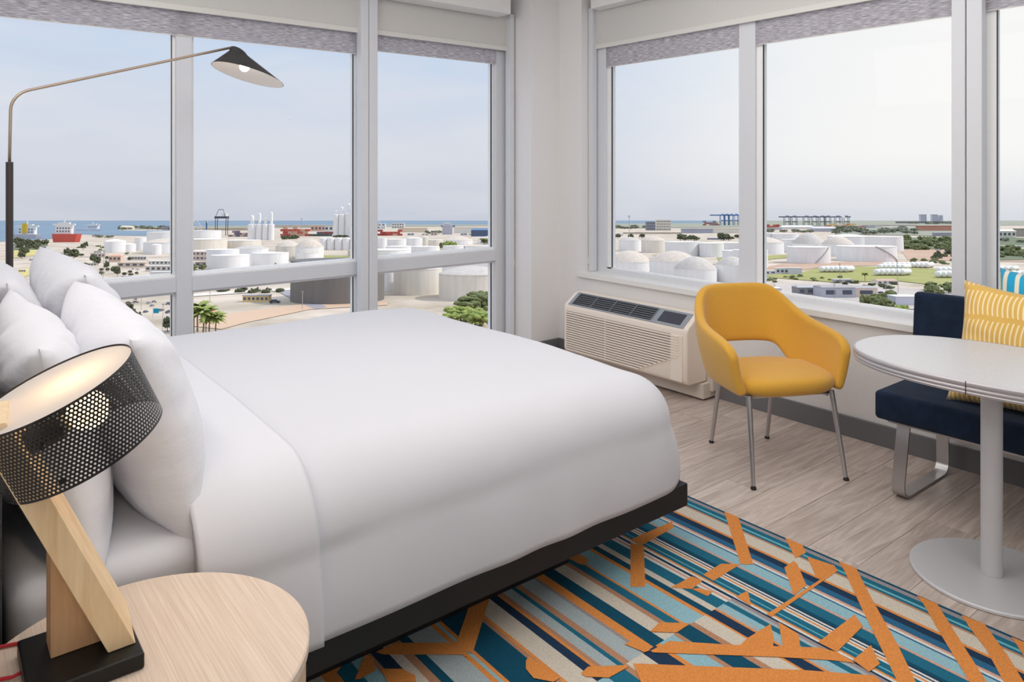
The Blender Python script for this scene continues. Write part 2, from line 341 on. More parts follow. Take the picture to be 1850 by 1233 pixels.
def shade(axis, a, b, front, zb, label, wove, group, chain=None):
    def bx(u0, u1, d0, d1, z0, z1): return (u0, u1, d0, d1, z0, z1) if axis == 'x' else (d0, d1, u0, u1, z0, z1)
    o = empty('roller_shade', ((a+b)/2, front, 2.6) if axis == 'x' else (front, (a+b)/2, 2.6), label=label, cat='roller shade', group=group)
    L0 = Vector(o.location)
    def ch(name, bb, m, bev=0):
        q = MB().box(bb[0]-L0.x, bb[1]-L0.x, bb[2]-L0.y, bb[3]-L0.y, bb[4]-L0.z, bb[5]-L0.z).build(name, m, o, bevel=bev); return q
    if wove:
        ch('fabric', bx(a, b, front, front+0.0012, zb, 2.66), M_weave); ch('hem', bx(a, b, front-0.002, front+0.003, zb-0.004, zb), M_hem)
    else:
        ch('fabric', bx(a, b, front, front+0.0015, zb+0.03, 2.66), M_blackout); ch('hem_bar', bx(a, b, front-0.008, front+0.008, zb, zb+0.034), M_hem, 0.003)
    rl = MB(); p0 = Vector((a, front+0.028, 2.68) if axis == 'x' else (front+0.028, a, 2.68))-L0; p1 = Vector((b, front+0.028, 2.68) if axis == 'x' else (front+0.028, b, 2.68))-L0
    rl.tube([p0, p1], 0.026, 12).build('roller', M_hem, o, smooth=True)
    if chain:
        cx, cy, z0, z1 = chain
        q = MB()
        for s in (-0.009, 0.009):
            dx, dy = (s, 0) if axis == 'y' else (0, s)
            q.tube([(cx+dx-L0.x, cy+dy-L0.y, z1-L0.z), (cx+dx-L0.x, cy+dy-L0.y, z0-L0.z)], 0.0022, 6)
        q.build('chain', M_clear, o)
        boxo('chain_tensioner', (cx-0.014-L0.x, cx+0.014-L0.x, cy-0.014-L0.y, cy+0.014-L0.y, z0-0.05-L0.z, z0-L0.z), M_clear, o, bevel=0.005)
g1 = 'woven sheer roller shades'; g2 = 'plain blackout roller shades'
shade('x', -0.09, 2.205, 4.425, 2.152, 'wide grey woven roller shade above the window behind the floor lamp', True, g1)
shade('x', 2.31, 3.366, 4.425, 2.186, 'narrow grey woven roller shade beside the white corner pier', True, g1)
shade('x', -0.09, 2.205, 4.385, 2.282, 'plain white roller shade with hem bar above the floor lamp', False, g2)
shade('x', 2.31, 3.44, 4.385, 2.286, 'short plain white roller shade ending at the corner pier', False, g2, (3.472, 4.36, 0.70, 2.56))
shade('y', 1.432, 3.79, 3.885, 2.137, 'long grey woven roller shade above the yellow chair', True, g1)
shade('y', -1.15, 1.31, 3.885, 2.137, 'grey woven roller shade above the blue cushion', True, g1)
shade('y', 1.432, 3.862, 3.862, 2.275, 'plain white roller shade with hem bar over the side window', False, g2, (3.835, 3.893, 0.73, 2.56))
shade('y', -1.15, 1.31, 3.862, 2.275, 'plain white roller shade over the window part behind the bench', False, g2)
v = MB(); v.box(-0.09, 3.33, 4.20, 4.36, 2.523, CEIL)
tag(v.build('valance', M_trim, bevel=0.003), 'white boxed valance over the window behind the bed', 'valance')
v = MB(); v.box(3.75, 3.852, -1.2, 3.80, 2.55, CEIL)
tag(v.build('valance', M_trim, bevel=0.003), 'white boxed valance over the side window', 'valance')
# ============================================================ BED
bed = empty('bed', (1.13, 2.65, 0), label='black platform bed with recessed plinth and headboard', cat='bed')
def bp(name, b, m=M_black, bev=0.004):
    return boxo(name, (b[0]-1.13, b[1]-1.13, b[2]-2.65, b[3]-2.65, b[4], b[5]), m, bed, bevel=bev)
bp('side_rail', (0.12, 2.165, 1.692, 1.725, 0.168, 0.25)); bp('side_rail', (0.12, 2.165, 3.625, 3.66, 0.168, 0.25))
bp('foot_rail', (2.135, 2.168, 1.727, 3.623, 0.168, 0.25)); bp('deck', (0.125, 2.13, 1.73, 3.62, 0.20, 0.245))
bp('plinth', (0.22, 1.763, 1.894, 3.45, 0.008, 0.198)); bp('headboard', (0.03, 0.105, 1.62, 3.72, 0.05, 0.98), bev=0.01)
# soft drape over a rounded box: a is measured along x from the head edge, b along y from the middle
def drape(name, m, x_head, x_flat, yc, b_flat, ztop, r, drop, crown, off=0.0, nx=70, ny=90, bulge=0.02, x_stop=None, rough=0.004, thick=0.0, seed=0.0, wave=0.0):
    arc = r*PI/2; tot = arc+drop
    xs = [x_head + (x_flat-x_head)*i/(nx*0.7) for i in range(int(nx*0.7)+1)] + [x_flat + tot*i/(nx*0.45) for i in range(1, int(nx*0.45)+1)]
    if x_stop is not None: xs = [x_head+(x_stop-x_head)*i/24 for i in range(25)]
    nb = int(ny*0.28)
    bs = [-b_flat-tot+tot*i/nb for i in range(nb)] + [-b_flat+2*b_flat*i/int(ny*0.45) for i in range(int(ny*0.45)+1)] + [b_flat+tot*(i+1)/nb for i in range(nb)]
    rows = []
    for a in xs:
        rw = []
        for b in bs:
            dx = max(a-x_flat, 0); dy = max(abs(b)-b_flat, 0); sy = 1 if b > 0 else -1
            d = math.hypot(dx, dy)
            ex, ey = (dx/d, sy*dy/d) if d > 1e-9 else (0, 0)
            d = min(max(dx, dy) if (dx > 0 and dy > 0) else d, tot)
            if d < arc: h = r*math.sin(d/r); dz = r*(1-math.cos(d/r)); k = 0
            else: h = r; dz = r+(d-arc); k = (d-arc)/max(drop, 1e-6)
            h += bulge*(1+1.2*ex*ex)*math.sin(PI*min(1, k*0.62)) if k > 0 else 0
            X = min(a, x_flat)+ex*(h+off); Y = yc+max(-b_flat, min(b_flat, b))+ey*(h+off)
            fl = max(0, 1-(d/arc)) if d < arc else 0
            cz = crown*(1-(b/(b_flat+r))**2)*(1-max(0, (a-x_head)/(x_flat-x_head+r))**4)*(fl if d > 0 else 1) if abs(b) < b_flat+r else 0
            n1 = noise.noise(Vector((X*2.2+seed, Y*2.2, 3.1)))*rough*1.6+noise.noise(Vector((X*6+seed, Y*5, dz*6)))*rough*0.6
            wv = wave*k*math.sin((X+Y*1.3)*17+2.2*math.sin(X*5+Y*3)) if k > 0 else 0
            Z = ztop+off*(1-min(1, d/arc))-dz+cz+n1*(1 if d < arc else 0.4)
            if k > 0: X += ex*(n1+wv); Y += ey*(n1+wv)
            rw.append((X, Y, Z))
        rows.append(rw)
    q = MB().grid(rows); o = q.build(name, m, smooth=True)
    if thick:
        md = o.modifiers.new('thick', 'SOLIDIFY'); md.thickness = thick; md.offset = -1
    return o
YC = 2.672
mt = MB()
def rbox(cx, cy, cz, hx, hy, hz, r, n=5):
    q = MB(); bm = bmesh.new(); bmesh.ops.create_cube(bm, size=1)
    for v_ in bm.verts: v_.co = Vector((cx+v_.co.x*2*hx, cy+v_.co.y*2*hy, cz+v_.co.z*2*hz))
    bmesh.ops.bevel(bm, geom=list(bm.edges), offset=r, segments=n, profile=0.5, affect='EDGES')
    bm.verts.index_update()
    q.add([v_.co[:] for v_ in bm.verts], [[v_.index for v_ in f_.verts] for f_ in bm.faces]); bm.free(); return q
tag(rbox(1.12, YC, 0.405, 1.0, 0.93, 0.155, 0.05).build('mattress', M_sheet, smooth=True), 'white mattress in a fitted sheet on the black bed frame', 'mattress')
dv = drape('duvet', M_linen, 0.47, 2.018, YC, 0.80, 0.640, 0.17, 0.222, 0.035, rough=0.006, thick=0.03, bulge=0.024, wave=0.0035)
tag(dv, 'smooth white duvet spread over the bed down to the rail', 'duvet')
fs = drape('turned_sheet', M_sheet, 0.465, 2.018, YC, 0.80, 0.642, 0.17, 0.225, 0.035, off=0.016, x_stop=0.745, rough=0.006, thick=0.012, bulge=0.024, wave=0.004, seed=0.6)
tag(fs, 'white sheet turned back over the duvet beside the pillows', 'sheet')
# ---------------------------------------------- pillows
def pillow_mesh(name, m, w, h, T, n=40, seed=0, pinch=0.07, wr=0.010, p=2.6, q=0.46):
    out = MB()
    for side in (1, -1):
        rows = []
        for i in range(n+1):
            u = -1+2*i/n; rw = []
            for j in range(n+1):
                v_ = -1+2*j/n
                x = u*w/2*(1-pinch*(1-v_*v_)); z = v_*h/2*(1-pinch*1.3*(1-u*u))
                t = T/2*(max(0, 1-abs(u)**p)*max(0, 1-abs(v_)**p))**q
                e = min(1, t/(T/2)*2)
                ang = math.atan2(v_*h, u*w); rad = math.hypot(u, v_)
                wk = noise.noise(Vector((math.cos(ang)*5+seed, math.sin(ang)*5, rad*1.3+side)))*wr*max(0, rad-0.35)*2.0
                wk += noise.noise(Vector((u*2.1+seed*3, v_*2.1, side*2.0)))*wr*1.5
                rw.append((x, side*(t+wk*e), z))
            rows.append(rw if side > 0 else rw[::-1])
        out.grid(rows)
    me = out.mesh(name, m, True)
    bm = bmesh.new(); bm.from_mesh(me); bmesh.ops.remove_doubles(bm, verts=bm.verts, dist=0.0004); bmesh.ops.recalc_face_normals(bm, faces=bm.faces); bm.to_mesh(me); bm.free()
    return me
def place_pillow(name, me, c, width_dir, up_dir):
    o = bpy.data.objects.new(name, me); COL.objects.link(o)
    x = Vector(width_dir).normalized(); u = Vector(up_dir); z = (u-x*u.dot(x)).normalized(); y = z.cross(x)
    M = Matrix((x, y, z)).transposed().to_4x4(); M.translation = Vector(c); o.matrix_world = M
    return o
g = 'white bed pillows'
pD = place_pillow('bed_pillow', pillow_mesh('bed_pillow', M_case, 0.93, 0.53, 0.25, seed=1), (0.425, 2.205, 0.785), (0.02, 1, 0.02), (-0.30, 0, 1))
tag(pD, 'front white pillow leaning nearest the nightstand and lamp', 'pillow', g)
pC = place_pillow('bed_pillow', pillow_mesh('bed_pillow', M_case, 0.93, 0.52, 0.22, seed=5), (0.232, 2.18, 0.785), (0.02, 1, 0.0), (-0.20, 0, 1))
tag(pC, 'rear white pillow behind the perforated lamp shade', 'pillow', g)
pB = place_pillow('bed_pillow', pillow_mesh('bed_pillow', M_case, 0.93, 0.55, 0.25, seed=9), (0.452, 3.16, 0.80), (-0.03, 1, 0.02), (-0.28, 0, 1))
tag(pB, 'front white pillow on the window half of the bed, peak highest', 'pillow', g)
pA = place_pillow('bed_pillow', pillow_mesh('bed_pillow', M_case, 0.93, 0.53, 0.22, seed=13), (0.232, 3.14, 0.79), (0.0, 1, 0.0), (-0.18, 0, 1))
tag(pA, 'rear white pillow on the window half beside the lamp pole', 'pillow', g)
# ============================================================ NIGHTSTAND
NX, NY, NR, NZ = 0.293, 1.388, 0.274, 0.55
ns = empty('nightstand', (NX, NY, 0), label='round pale oak drum nightstand beside the bed', cat='nightstand')
MB().lathe([(0, NZ-0.022), (NR-0.003, NZ-0.022), (NR, NZ-0.019), (NR, NZ-0.003), (NR-0.003, NZ), (0, NZ)], 96).build('top', M_oak, ns, auto=0.5)
MB().lathe([(NR-0.006, 0.04), (NR-0.006, NZ-0.0225)], 96, cap0=True).build('drum_body', wood('oak_side', (214, 186, 156), (196, 166, 136), (6, 6, 1), 3.5, 0.55, 0, 0.4, 0.06), ns, smooth=True)
MB().lathe([(NR-0.03, 0.0), (NR-0.03, 0.0395)], 64, cap0=True, cap1=True).build('foot_ring', M_black, ns, auto=0.5)
# ============================================================ TABLE LAMP
BX, BY, BZ = 0.2035, 1.4465, NZ
tl = empty('table_lamp', (BX, BY, BZ), label='tilted wooden table lamp with perforated black drum shade', cat='lamp')
def TLc(name, mb, m, parent=tl, **k): return mb.build(name, m, parent, **k)
TLc('base', MB().box(-0.0835, 0.0835, -0.0865, 0.0865, 0.0005, 0.028), M_bkmetal, bevel=0.004)
lean = 0.127/0.289
def ax(x, z): return x-lean*z
z0, z1 = 0.0285, 0.45
arm = [(0.034, z0), (0.0765, z0), (0.0765-lean*(z1-z0), z1), (0.034-lean*(z1-z0), z1)]
am = MB(); am.add([(a, -0.0515, b) for a, b in arm]+[(a+0.013, 0.0825, b) for a, b in arm], [(3, 2, 1, 0), (4, 5, 6, 7)]+[(i, (i+1) % 4, 4+(i+1) % 4, 4+i) for i in range(4)])
TLc('arm', am, M_pine, bevel=0.0015)
TLc('brace', MB().prism([(-0.044, z0), (0.0332, z0), (-0.044, z0+0.077/lean)], -0.008, 0.05, axis='y'), M_pine2, bevel=0.001)
# shade: a perforated cylinder lying parallel to the arm
ld = Vector((-lean, 0, 1)).normalized(); px_ = Vector((1, 0, lean)).normalized(); py_ = Vector((0, 1, 0))
SC = Vector((0.190-BX, 1.462-BY, 0.968-BZ)); SR, SH = 0.130, 0.127
def shp(a, h, r=SR): return SC + px_*(r*math.cos(a)) + py_*(r*math.sin(a)) + ld*h
ncol = 120; nrow = 20; ch = (SH-0.006)/nrow; cw = 2*PI/ncol
q = MB()
for rI in range(nrow):
    hc = -SH/2+0.003+ch*(rI+0.5)
    for cI in range(ncol):
        ac = cw*(cI+0.5*(rI % 2)); ring = []; sq = []
        for k in range(8):
            th = PI/8+k*PI/4
            ring.append(shp(ac+0.27*cw*math.cos(th), hc+0.27*SR*cw*math.sin(th)))
        for k in range(8):
            th = PI/8+k*PI/4; cx_, sx_ = math.cos(th), math.sin(th); s_ = 1/max(abs(cx_), abs(sx_))
            sq.append(shp(ac+0.5*cw*cx_*s_, hc+0.5*ch*sx_*s_))
        # push outer octagon to cell corners so that neighbours close up
        cor = [shp(ac+0.5*cw*sx, hc+0.5*ch*sy) for sx, sy in ((1, 1), (-1, 1), (-1, -1), (1, -1))]
        q.add(ring+cor, [(0, 1, 8), (1, 2, 9, 8), (2, 3, 9), (3, 4, 10, 9), (4, 5, 10), (5, 6, 11, 10), (6, 7, 11), (7, 0, 8, 11)])
for h0, h1 in ((-SH/2, -SH/2+0.003), (SH/2-0.003, SH/2)):
    q.grid([[shp(2*PI*k/96, h) for k in range(96)] for h in (h0, h1)], False, True)
sh = TLc('shade', q, M_perf); sh['label'] = 'black metal drum shade pierced with rows of round holes'
def diffuser_mat():
    m = bpy.data.materials.new('opal_diffuser'); m.use_nodes = True; t = m.node_tree; t.nodes.clear()
    o = t.nodes.new('ShaderNodeOutputMaterial'); d = t.nodes.new('ShaderNodeBsdfDiffuse'); tr = t.nodes.new('ShaderNodeBsdfTranslucent'); mi = t.nodes.new('ShaderNodeMixShader'); mi.inputs[0].default_value = 0.5
    d.inputs[0].default_value = (0.92, 0.9, 0.9, 1); tr.inputs[0].default_value = (1, 0.94, 0.9, 1)
    t.links.new(d.outputs[0], mi.inputs[1]); t.links.new(tr.outputs[0], mi.inputs[2]); t.links.new(mi.outputs[0], o.inputs[0]); return m
q = MB(); q.add([shp(2*PI*k/64, SH/2-0.003, SR-0.0015) for k in range(64)], [tuple(range(64))])
dsk = TLc('diffuser', q, diffuser_mat()); dsk['label'] = 'glowing opal white disc closing the top of the shade'
# socket and globe bulb, square to the arm
A0 = Vector((0.128-BX, 1.46-BY, 0.938-BZ)); 
TLc('socket', MB().tube([A0, A0+px_*0.052], 0.021, 20), M_bkmetal, auto=0.7)
bc = A0+px_*0.098
q = MB(); n = 16
prof = [(0.033*math.sin(PI*i/n)+1e-4, -0.033*math.cos(PI*i/n)) for i in range(n+1)]
rows = [[bc + px_*z_ + (py_*math.cos(2*PI*k/24)+ld*math.sin(2*PI*k/24))*r_ for k in range(24)] for r_, z_ in prof]
q.grid(rows, False, True); TLc('bulb', q, M_warm, smooth=True)
TLc('bulb_neck', MB().tube([A0+px_*0.052, A0+px_*0.07], 0.014, 16), mat('bulb_cap', (190, 188, 180), 0.4, 0.5), smooth=True)
for a_, h_ in ((-1.95, -0.045), (-1.95, 0.02)):
    TLc('screw', MB().tube([shp(a_, h_, SR), shp(a_, h_, SR+0.003)], 0.0045, 10), M_bkmetal)
TLc('cord', MB().tube([Vector(p)-Vector((BX, BY, BZ)) for p in [(0.122, 1.462, 0.5605), (0.108, 1.466, 0.5555), (0.09, 1.476, 0.5538), (0.066, 1.50, 0.5538), (0.056, 1.53, 0.5538), (0.068, 1.562, 0.5538), (0.10, 1.575, 0.5538), (0.125, 1.567, 0.5538), (0.15, 1.555, 0.5538), (0.19, 1.545, 0.5538), (0.21, 1.538, 0.556), (0.215, 1.530, 0.562)]], 0.003, 8), M_red, smooth=True)
pl_ = bpy.data.lights.new('lamp_bulb', 'POINT'); pl_.energy = 12.0; pl_.color = (1, 0.88, 0.74); pl_.shadow_soft_size = 0.034
po = bpy.data.objects.new('lamp_bulb', pl_); COL.objects.link(po); po.parent = tl; po.location = bc
# ============================================================ FLOOR LAMP
FX, FY = 0.282, 3.95
fl_ = empty('floor_lamp', (FX, FY, 0), label='tall arching floor lamp with black cone shade by the window', cat='lamp')
MB().lathe([(0, 0), (0.14, 0), (0.14, 0.014), (0.134, 0.018), (0, 0.018)], 48).build('base', M_bronze, fl_, auto=0.5)
MB().tube([(0, 0, 0.0185), (0, 0, 1.425)], 0.0145, 20).build('pole', M_bronze, fl_, auto=0.7)
pts = [(0, 0, 1.4255), (0.002, 0, 1.55), (0.004, 0, 1.655)]
for i in range(1, 9):
    th = i/8*(PI/2-0.30); pts.append((0.004+0.10*(1-math.cos(th)), 0, 1.655+0.10*math.sin(th)))
ex, ez = pts[-1][0], pts[-1][2]; dx_, dz_ = 0.968-ex, 2.034-ez
pts += [(ex+dx_*t, 0, ez+dz_*t) for t in (0.25, 0.5, 0.75, 1)]
MB().tube(pts, 0.0065, 12).build('arm', M_brass, fl_, smooth=True)
RC = Vector((1.337-FX, 0, 1.8955)); rd = Vector((0.9596, 0, -0.2813)); rn = Vector((0.2813, 0, 0.9596)); ry = Vector((0, 1, 0)); RR = 0.19
AC = Vector((1.286-FX, 0, 2.012))
def hat(off):
    rows = []
    for t in (0, 0.02, 0.25, 0.5, 0.75, 0.94):
        c = RC.lerp(AC, t); r = (RR*(1-t)+0.040*t) - off
        rows.append([c + rd*(r*math.cos(2*PI*k/56)) + ry*(r*math.sin(2*PI*k/56)) for k in range(56)])
    for t in range(1, 7):
        th = t/6*PI/2; c = AC + (AC-RC).normalized()*(0.036*math.sin(th)-0.006); r = (0.0455*math.cos(th)+0.0005) - off*math.cos(th)*0.9
        rows.append([c + rd*(r*math.cos(2*PI*k/56)) + ry*(r*math.sin(2*PI*k/56)) for k in range(56)])
    return rows
s1 = MB().grid(hat(0), False, True).build('shade', mat('matt_black_shade', (46, 44, 46), 0.55), fl_, smooth=True)
s2 = MB().grid(hat(0.0022), False, True).build('shade_lining', M_shadein, fl_, smooth=True); s2['label'] = 'white enamelled inside of the cone shade'
MB().tube([(0.962, 0, 2.034), (0.986, 0, 2.016)], 0.008, 12).build('joint', M_brass, fl_, smooth=True)
bq = RC.lerp(AC, 0.36)
q = MB(); q.grid([[bq + rn*(0.026*math.cos(PI*i/12)) + (rd*math.cos(2*PI*k/20)+ry*math.sin(2*PI*k/20))*(0.026*math.sin(PI*i/12)+1e-4) for k in range(20)] for i in range(13)], False, True)
q.build('bulb', M_bulb, fl_, smooth=True)
MB().tube([bq+rn*0.02, AC], 0.014, 14).build('bulb_holder', M_shadein, fl_, smooth=True)
# ============================================================ WALL UNIT
pt = empty('air_conditioner', (3.60, 3.28, 0), label='cream air conditioning unit low on the wall beside the yellow chair', cat='air conditioner')
PX, PY = 3.60, 3.28
# body profile in x,z (front is -x), swept along y
prof = [(3.69, 0.105), (3.525, 0.105), (3.507, 0.118), (3.50, 0.14), (3.50, 0.418), (3.503, 0.434), (3.512, 0.446), (3.602, 0.511), (3.622, 0.517), (3.69, 0.517)]
def sweep(poly, y0, y1): return MB().prism([(a-PX, b) for a, b in poly], y0-PY, y1-PY, axis='y')
def prism_y(poly, y0, y1):
    m_ = MB(); n_ = len(poly); vs = [(a-PX, y0-PY, b) for a, b in poly]+[(a-PX, y1-PY, b) for a, b in poly]
    return m_.add(vs, [tuple(range(n_)), tuple(range(2*n_-1, n_-1, -1))]+[(i, n_+i, n_+(i+1) % n_, (i+1) % n_) for i in range(n_)])
prism_y(prof, 2.742, 3.815).build('cover', M_cream, pt, bevel=0.03, seg=5)
boxo('sleeve', (3.691-PX, 3.758-PX, 2.70-PY, 3.83-PY, 0.05, 0.50), mat('sleeve_cream', (214, 204, 192), 0.6), pt, bevel=0.004)
boxo('kick_panel', (3.625-PX, 3.757-PX, 2.72-PY, 3.80-PY, 0.012, 0.102), mat('sleeve_cream', (214, 204, 192)), pt, bevel=0.003)
# sloping top panel
e0, e1 = Vector((3.5085, 0, 0.4445)), Vector((3.604, 0, 0.5135)); tn = Vector((-(e1-e0).z, 0, (e1-e0).x)).normalized()
tu = (e1-e0).normalized(); tl_ = (e1-e0).length
def tp(u, y, h): p = e0+tu*u+tn*h; return (p.x-PX, y-PY, p.z)
def slab(y0, y1, u0, u1, h0, h1):
    return MB().add([tp(u0, y0, h0), tp(u1, y0, h0), tp(u1, y1, h0), tp(u0, y1, h0), tp(u0, y0, h1), tp(u1, y0, h1), tp(u1, y1, h1), tp(u0, y1, h1)], [(0,3,2,1),(4,5,6,7),(0,1,5,4),(1,2,6,5),(2,3,7,6),(3,0,4,7)])
slab(2.775, 3.775, -0.004, tl_+0.002, 0.0, 0.0035).build('top_panel', M_cgrey, pt, bevel=0.003)
vent = slab(3.03, 3.74, 0.006, tl_-0.006, 0.0036, 0.0042).build('vent', M_slot, pt)
for k in range(6):
    u = 0.006+(tl_-0.012)*(k+0.5)/6
    slab(3.03, 3.74, u-0.0011, u+0.0011, 0.0043, 0.007).build('louvre', M_cgrey, vent)
for k in range(5):
    yy = 3.03+0.71*k/4
    slab(yy-0.0016, yy+0.0016, 0.004, tl_-0.004, 0.0071, 0.0085).build('louvre_divider', M_cgrey, vent)
slab(2.81, 2.985, 0.014, tl_-0.016, 0.0036, 0.0065).build('keypad', M_lcd, pt, bevel=0.002)
# front grille of horizontal slats over a dark backing
MB().prism([(y_-PY, z_) for y_, z_ in ((3.785, 0.125), (3.785, 0.398), (2.86, 0.398), (2.86, 0.25), (3.15, 0.125))], 3.4985-PX, 3.4995-PX, axis='x').build('grille_backing', mat('shadow_brown', (128, 112, 100), 0.8), pt)
gr = MB().box(3.4945-PX, 3.4984-PX, 3.405-PY, 3.41-PY, 0.125, 0.398).build('grille_rib', M_cream, pt)
nsl = 17
for k in range(nsl):
    z = 0.125+0.273*(k+0.5)/nsl
    y_lo = 2.80 if z > 0.27 else 2.80+(0.27-z)*2.3
    boxo('slat', (3.492-PX, 3.4983-PX, y_lo-PY, 3.785-PY, z-0.0052, z+0.0052), M_cream, gr, bevel=0.0015)
boxo('grille_fade', (3.4955-PX, 3.4996-PX, 2.775-PY, 2.862-PY, 0.125, 0.398), M_cream, pt, bevel=0.001)
# ============================================================ YELLOW CHAIR
chr_ = empty('armchair', (3.13, 1.985, 0), math.atan2(-0.456, 0.89), 'mustard yellow upholstered armchair with steel legs under the window', 'chair')
key = [  # s, x, y, ztop, zbottom (right half, from the middle of the back to the arm front)
 (0.00, 0.000, 0.292, 0.802, 0.508), (0.15, 0.085, 0.289, 0.803, 0.508), (0.26, 0.145, 0.279, 0.802, 0.506), (0.36, 0.200, 0.255, 0.790, 0.504),
 (0.44, 0.238, 0.215, 0.744, 0.448), (0.52, 0.264, 0.160, 0.694, 0.405), (0.62, 0.285, 0.085, 0.657, 0.392), (0.74, 0.294, -0.02, 0.642, 0.388),
 (0.86, 0.294, -0.12, 0.630, 0.386), (0.95, 0.288, -0.19, 0.608, 0.386), (1.00, 0.281, -0.222, 0.560, 0.390)]
rows = []
full = [(-k[0], -k[1], k[2], k[3], k[4]) for k in key[:0:-1]] + key
for s_, x, y, zt, zb in full:
    rw = []
    for j in range(8):
        t = j/7; z = zb+(zt-zb)*t
        nar = 0.80+0.20*min(1, max(0, (z-0.385)/0.20))**0.6 if abs(s_) > 0.3 else 0.93+0.07*min(1, max(0, (z-0.5)/0.2))
        yy = y+(z-0.62)*0.14*(1 if abs(s_) < 0.5 else max(0, (0.8-abs(s_))/0.3))
        rw.append((x*nar, yy, z))
    rows.append(rw)
sh_ = MB().grid(rows).build('shell', M_yellow, chr_, smooth=True)
md = sh_.modifiers.new('thick', 'SOLIDIFY'); md.thickness = 0.046; md.offset = 0
sub(sh_, 2)
def superell(hx, hy, n, p=3.2): return [(hx*math.copysign(abs(math.cos(2*PI*k/n))**(2/p), math.cos(2*PI*k/n)), hy*math.copysign(abs(math.sin(2*PI*k/n))**(2/p), math.sin(2*PI*k/n))) for k in range(n)]
q = MB(); rows = []
for sc, z in ((0.0, 0.372), (0.70, 0.372), (0.90, 0.378), (0.985, 0.398), (1.0, 0.42), (0.985, 0.44), (0.93, 0.455), (0.8, 0.463), (0.5, 0.470), (0.0, 0.472)):
    rows.append([(a*sc, -0.02+b*sc, z-0.012*(b*sc > 0.1)) for a, b in superell(0.262, 0.247, 48)])
sub(q.grid(rows, False, True).build('seat', M_yellow, chr_, smooth=True), 1)
fr = MB(); fr.tube([(-0.20, -0.19, 0.374), (0.20, -0.19, 0.374)], 0.009, 10); fr.tube([(-0.145, 0.17, 0.366), (0.145, 0.17, 0.366)], 0.009, 10); fr.tube([(-0.19, -0.195, 0.366), (-0.14, 0.165, 0.366)], 0.009, 10); fr.tube([(0.19, -0.195, 0.366), (0.14, 0.165, 0.366)], 0.009, 10)
fr.build('under_frame', M_chrome, chr_, smooth=True)
for (tx, ty), (bx, by) in (((-0.205, -0.205), (-0.222, -0.274)), ((0.205, -0.205), (0.233, -0.271)), ((-0.145, 0.175), (-0.150, 0.265)), ((0.145, 0.175), (0.160, 0.264))):
    lg = MB().tube([(tx, ty, 0.385), (bx+(tx-bx)*0.035, by+(ty-by)*0.035, 0.014)], [0.0125, 0.0095], 16).build('leg', M_chrome, chr_, auto=0.8)
    MB().lathe([(0, 0), (0.0125, 0), (0.0125, 0.006), (0.0085, 0.013), (0, 0.0135)], 16, (bx, by, 0.0003)).build('glide', mat('black_rubber', (30, 30, 30), 0.6), lg, auto=0.6)
# ============================================================ PEDESTAL TABLE
TX, TY, TZ = 2.825, 0.92, 0.74
tb = empty('pedestal_table', (TX, TY, 0), label='oval white topped pedestal table in front of the bench', cat='table')
def ell(n, hx, hy, p=2.25): return superell(hx, hy, n, p)
M_lam = mat('speckled_laminate', (206, 205, 206), 0.35, nscale=260, namt=0.10)
HX, HY2 = 0.318, 0.452
MB().prism(ell(120, HX-0.004, HY2-0.004), TZ-0.036, TZ).build('top', M_lam, tb, auto=0.5)
rows = []
for off, z in ((-0.0035, TZ-0.041), (0.001, TZ-0.0405), (0.003, TZ-0.034), (0.0005, TZ-0.0315), (0.0005, TZ-0.0295), (0.003, TZ-0.027), (0.003, TZ-0.021), (0.0005, TZ-0.0185), (0.0005, TZ-0.0165), (0.003, TZ-0.014), (0.003, TZ-0.004), (0.001, TZ-0.0005), (-0.0035, TZ+0.0005)):
    rows.append([(a, b, z) for a, b in ell(120, HX+off, HY2+off)])
eb = MB().grid(rows, False, True).build('edge_band', mat('ribbed_aluminium', (188, 184, 186), 0.4, 0.5), tb, auto=0.9); eb['label'] = 'ribbed aluminium edging'
for sgn in (-1, 1):
    a = math.radians(180+14); pass
boxo('edge_joint', (-HX-0.0036, -HX-0.0005, -0.021, -0.019, TZ-0.0405, TZ), M_gask, tb)
MB().tube([(0.015, 0.02, 0.0145), (0.015, 0.02, TZ-0.045)], 0.0325, 32).build('column', M_silver, tb, auto=0.7)
boxo('top_bracket', (-0.12, 0.15, -0.12, 0.16, TZ-0.0445, TZ-0.0362), M_silver, tb, bevel=0.002)
MB().lathe([(0, 0.0), (0.243, 0.0), (0.247, 0.003), (0.247, 0.010), (0.243, 0.0135), (0.05, 0.014), (0, 0.014)], 96, (0.015, 0.02, 0)).build('base', M_silver, tb, auto=0.5)
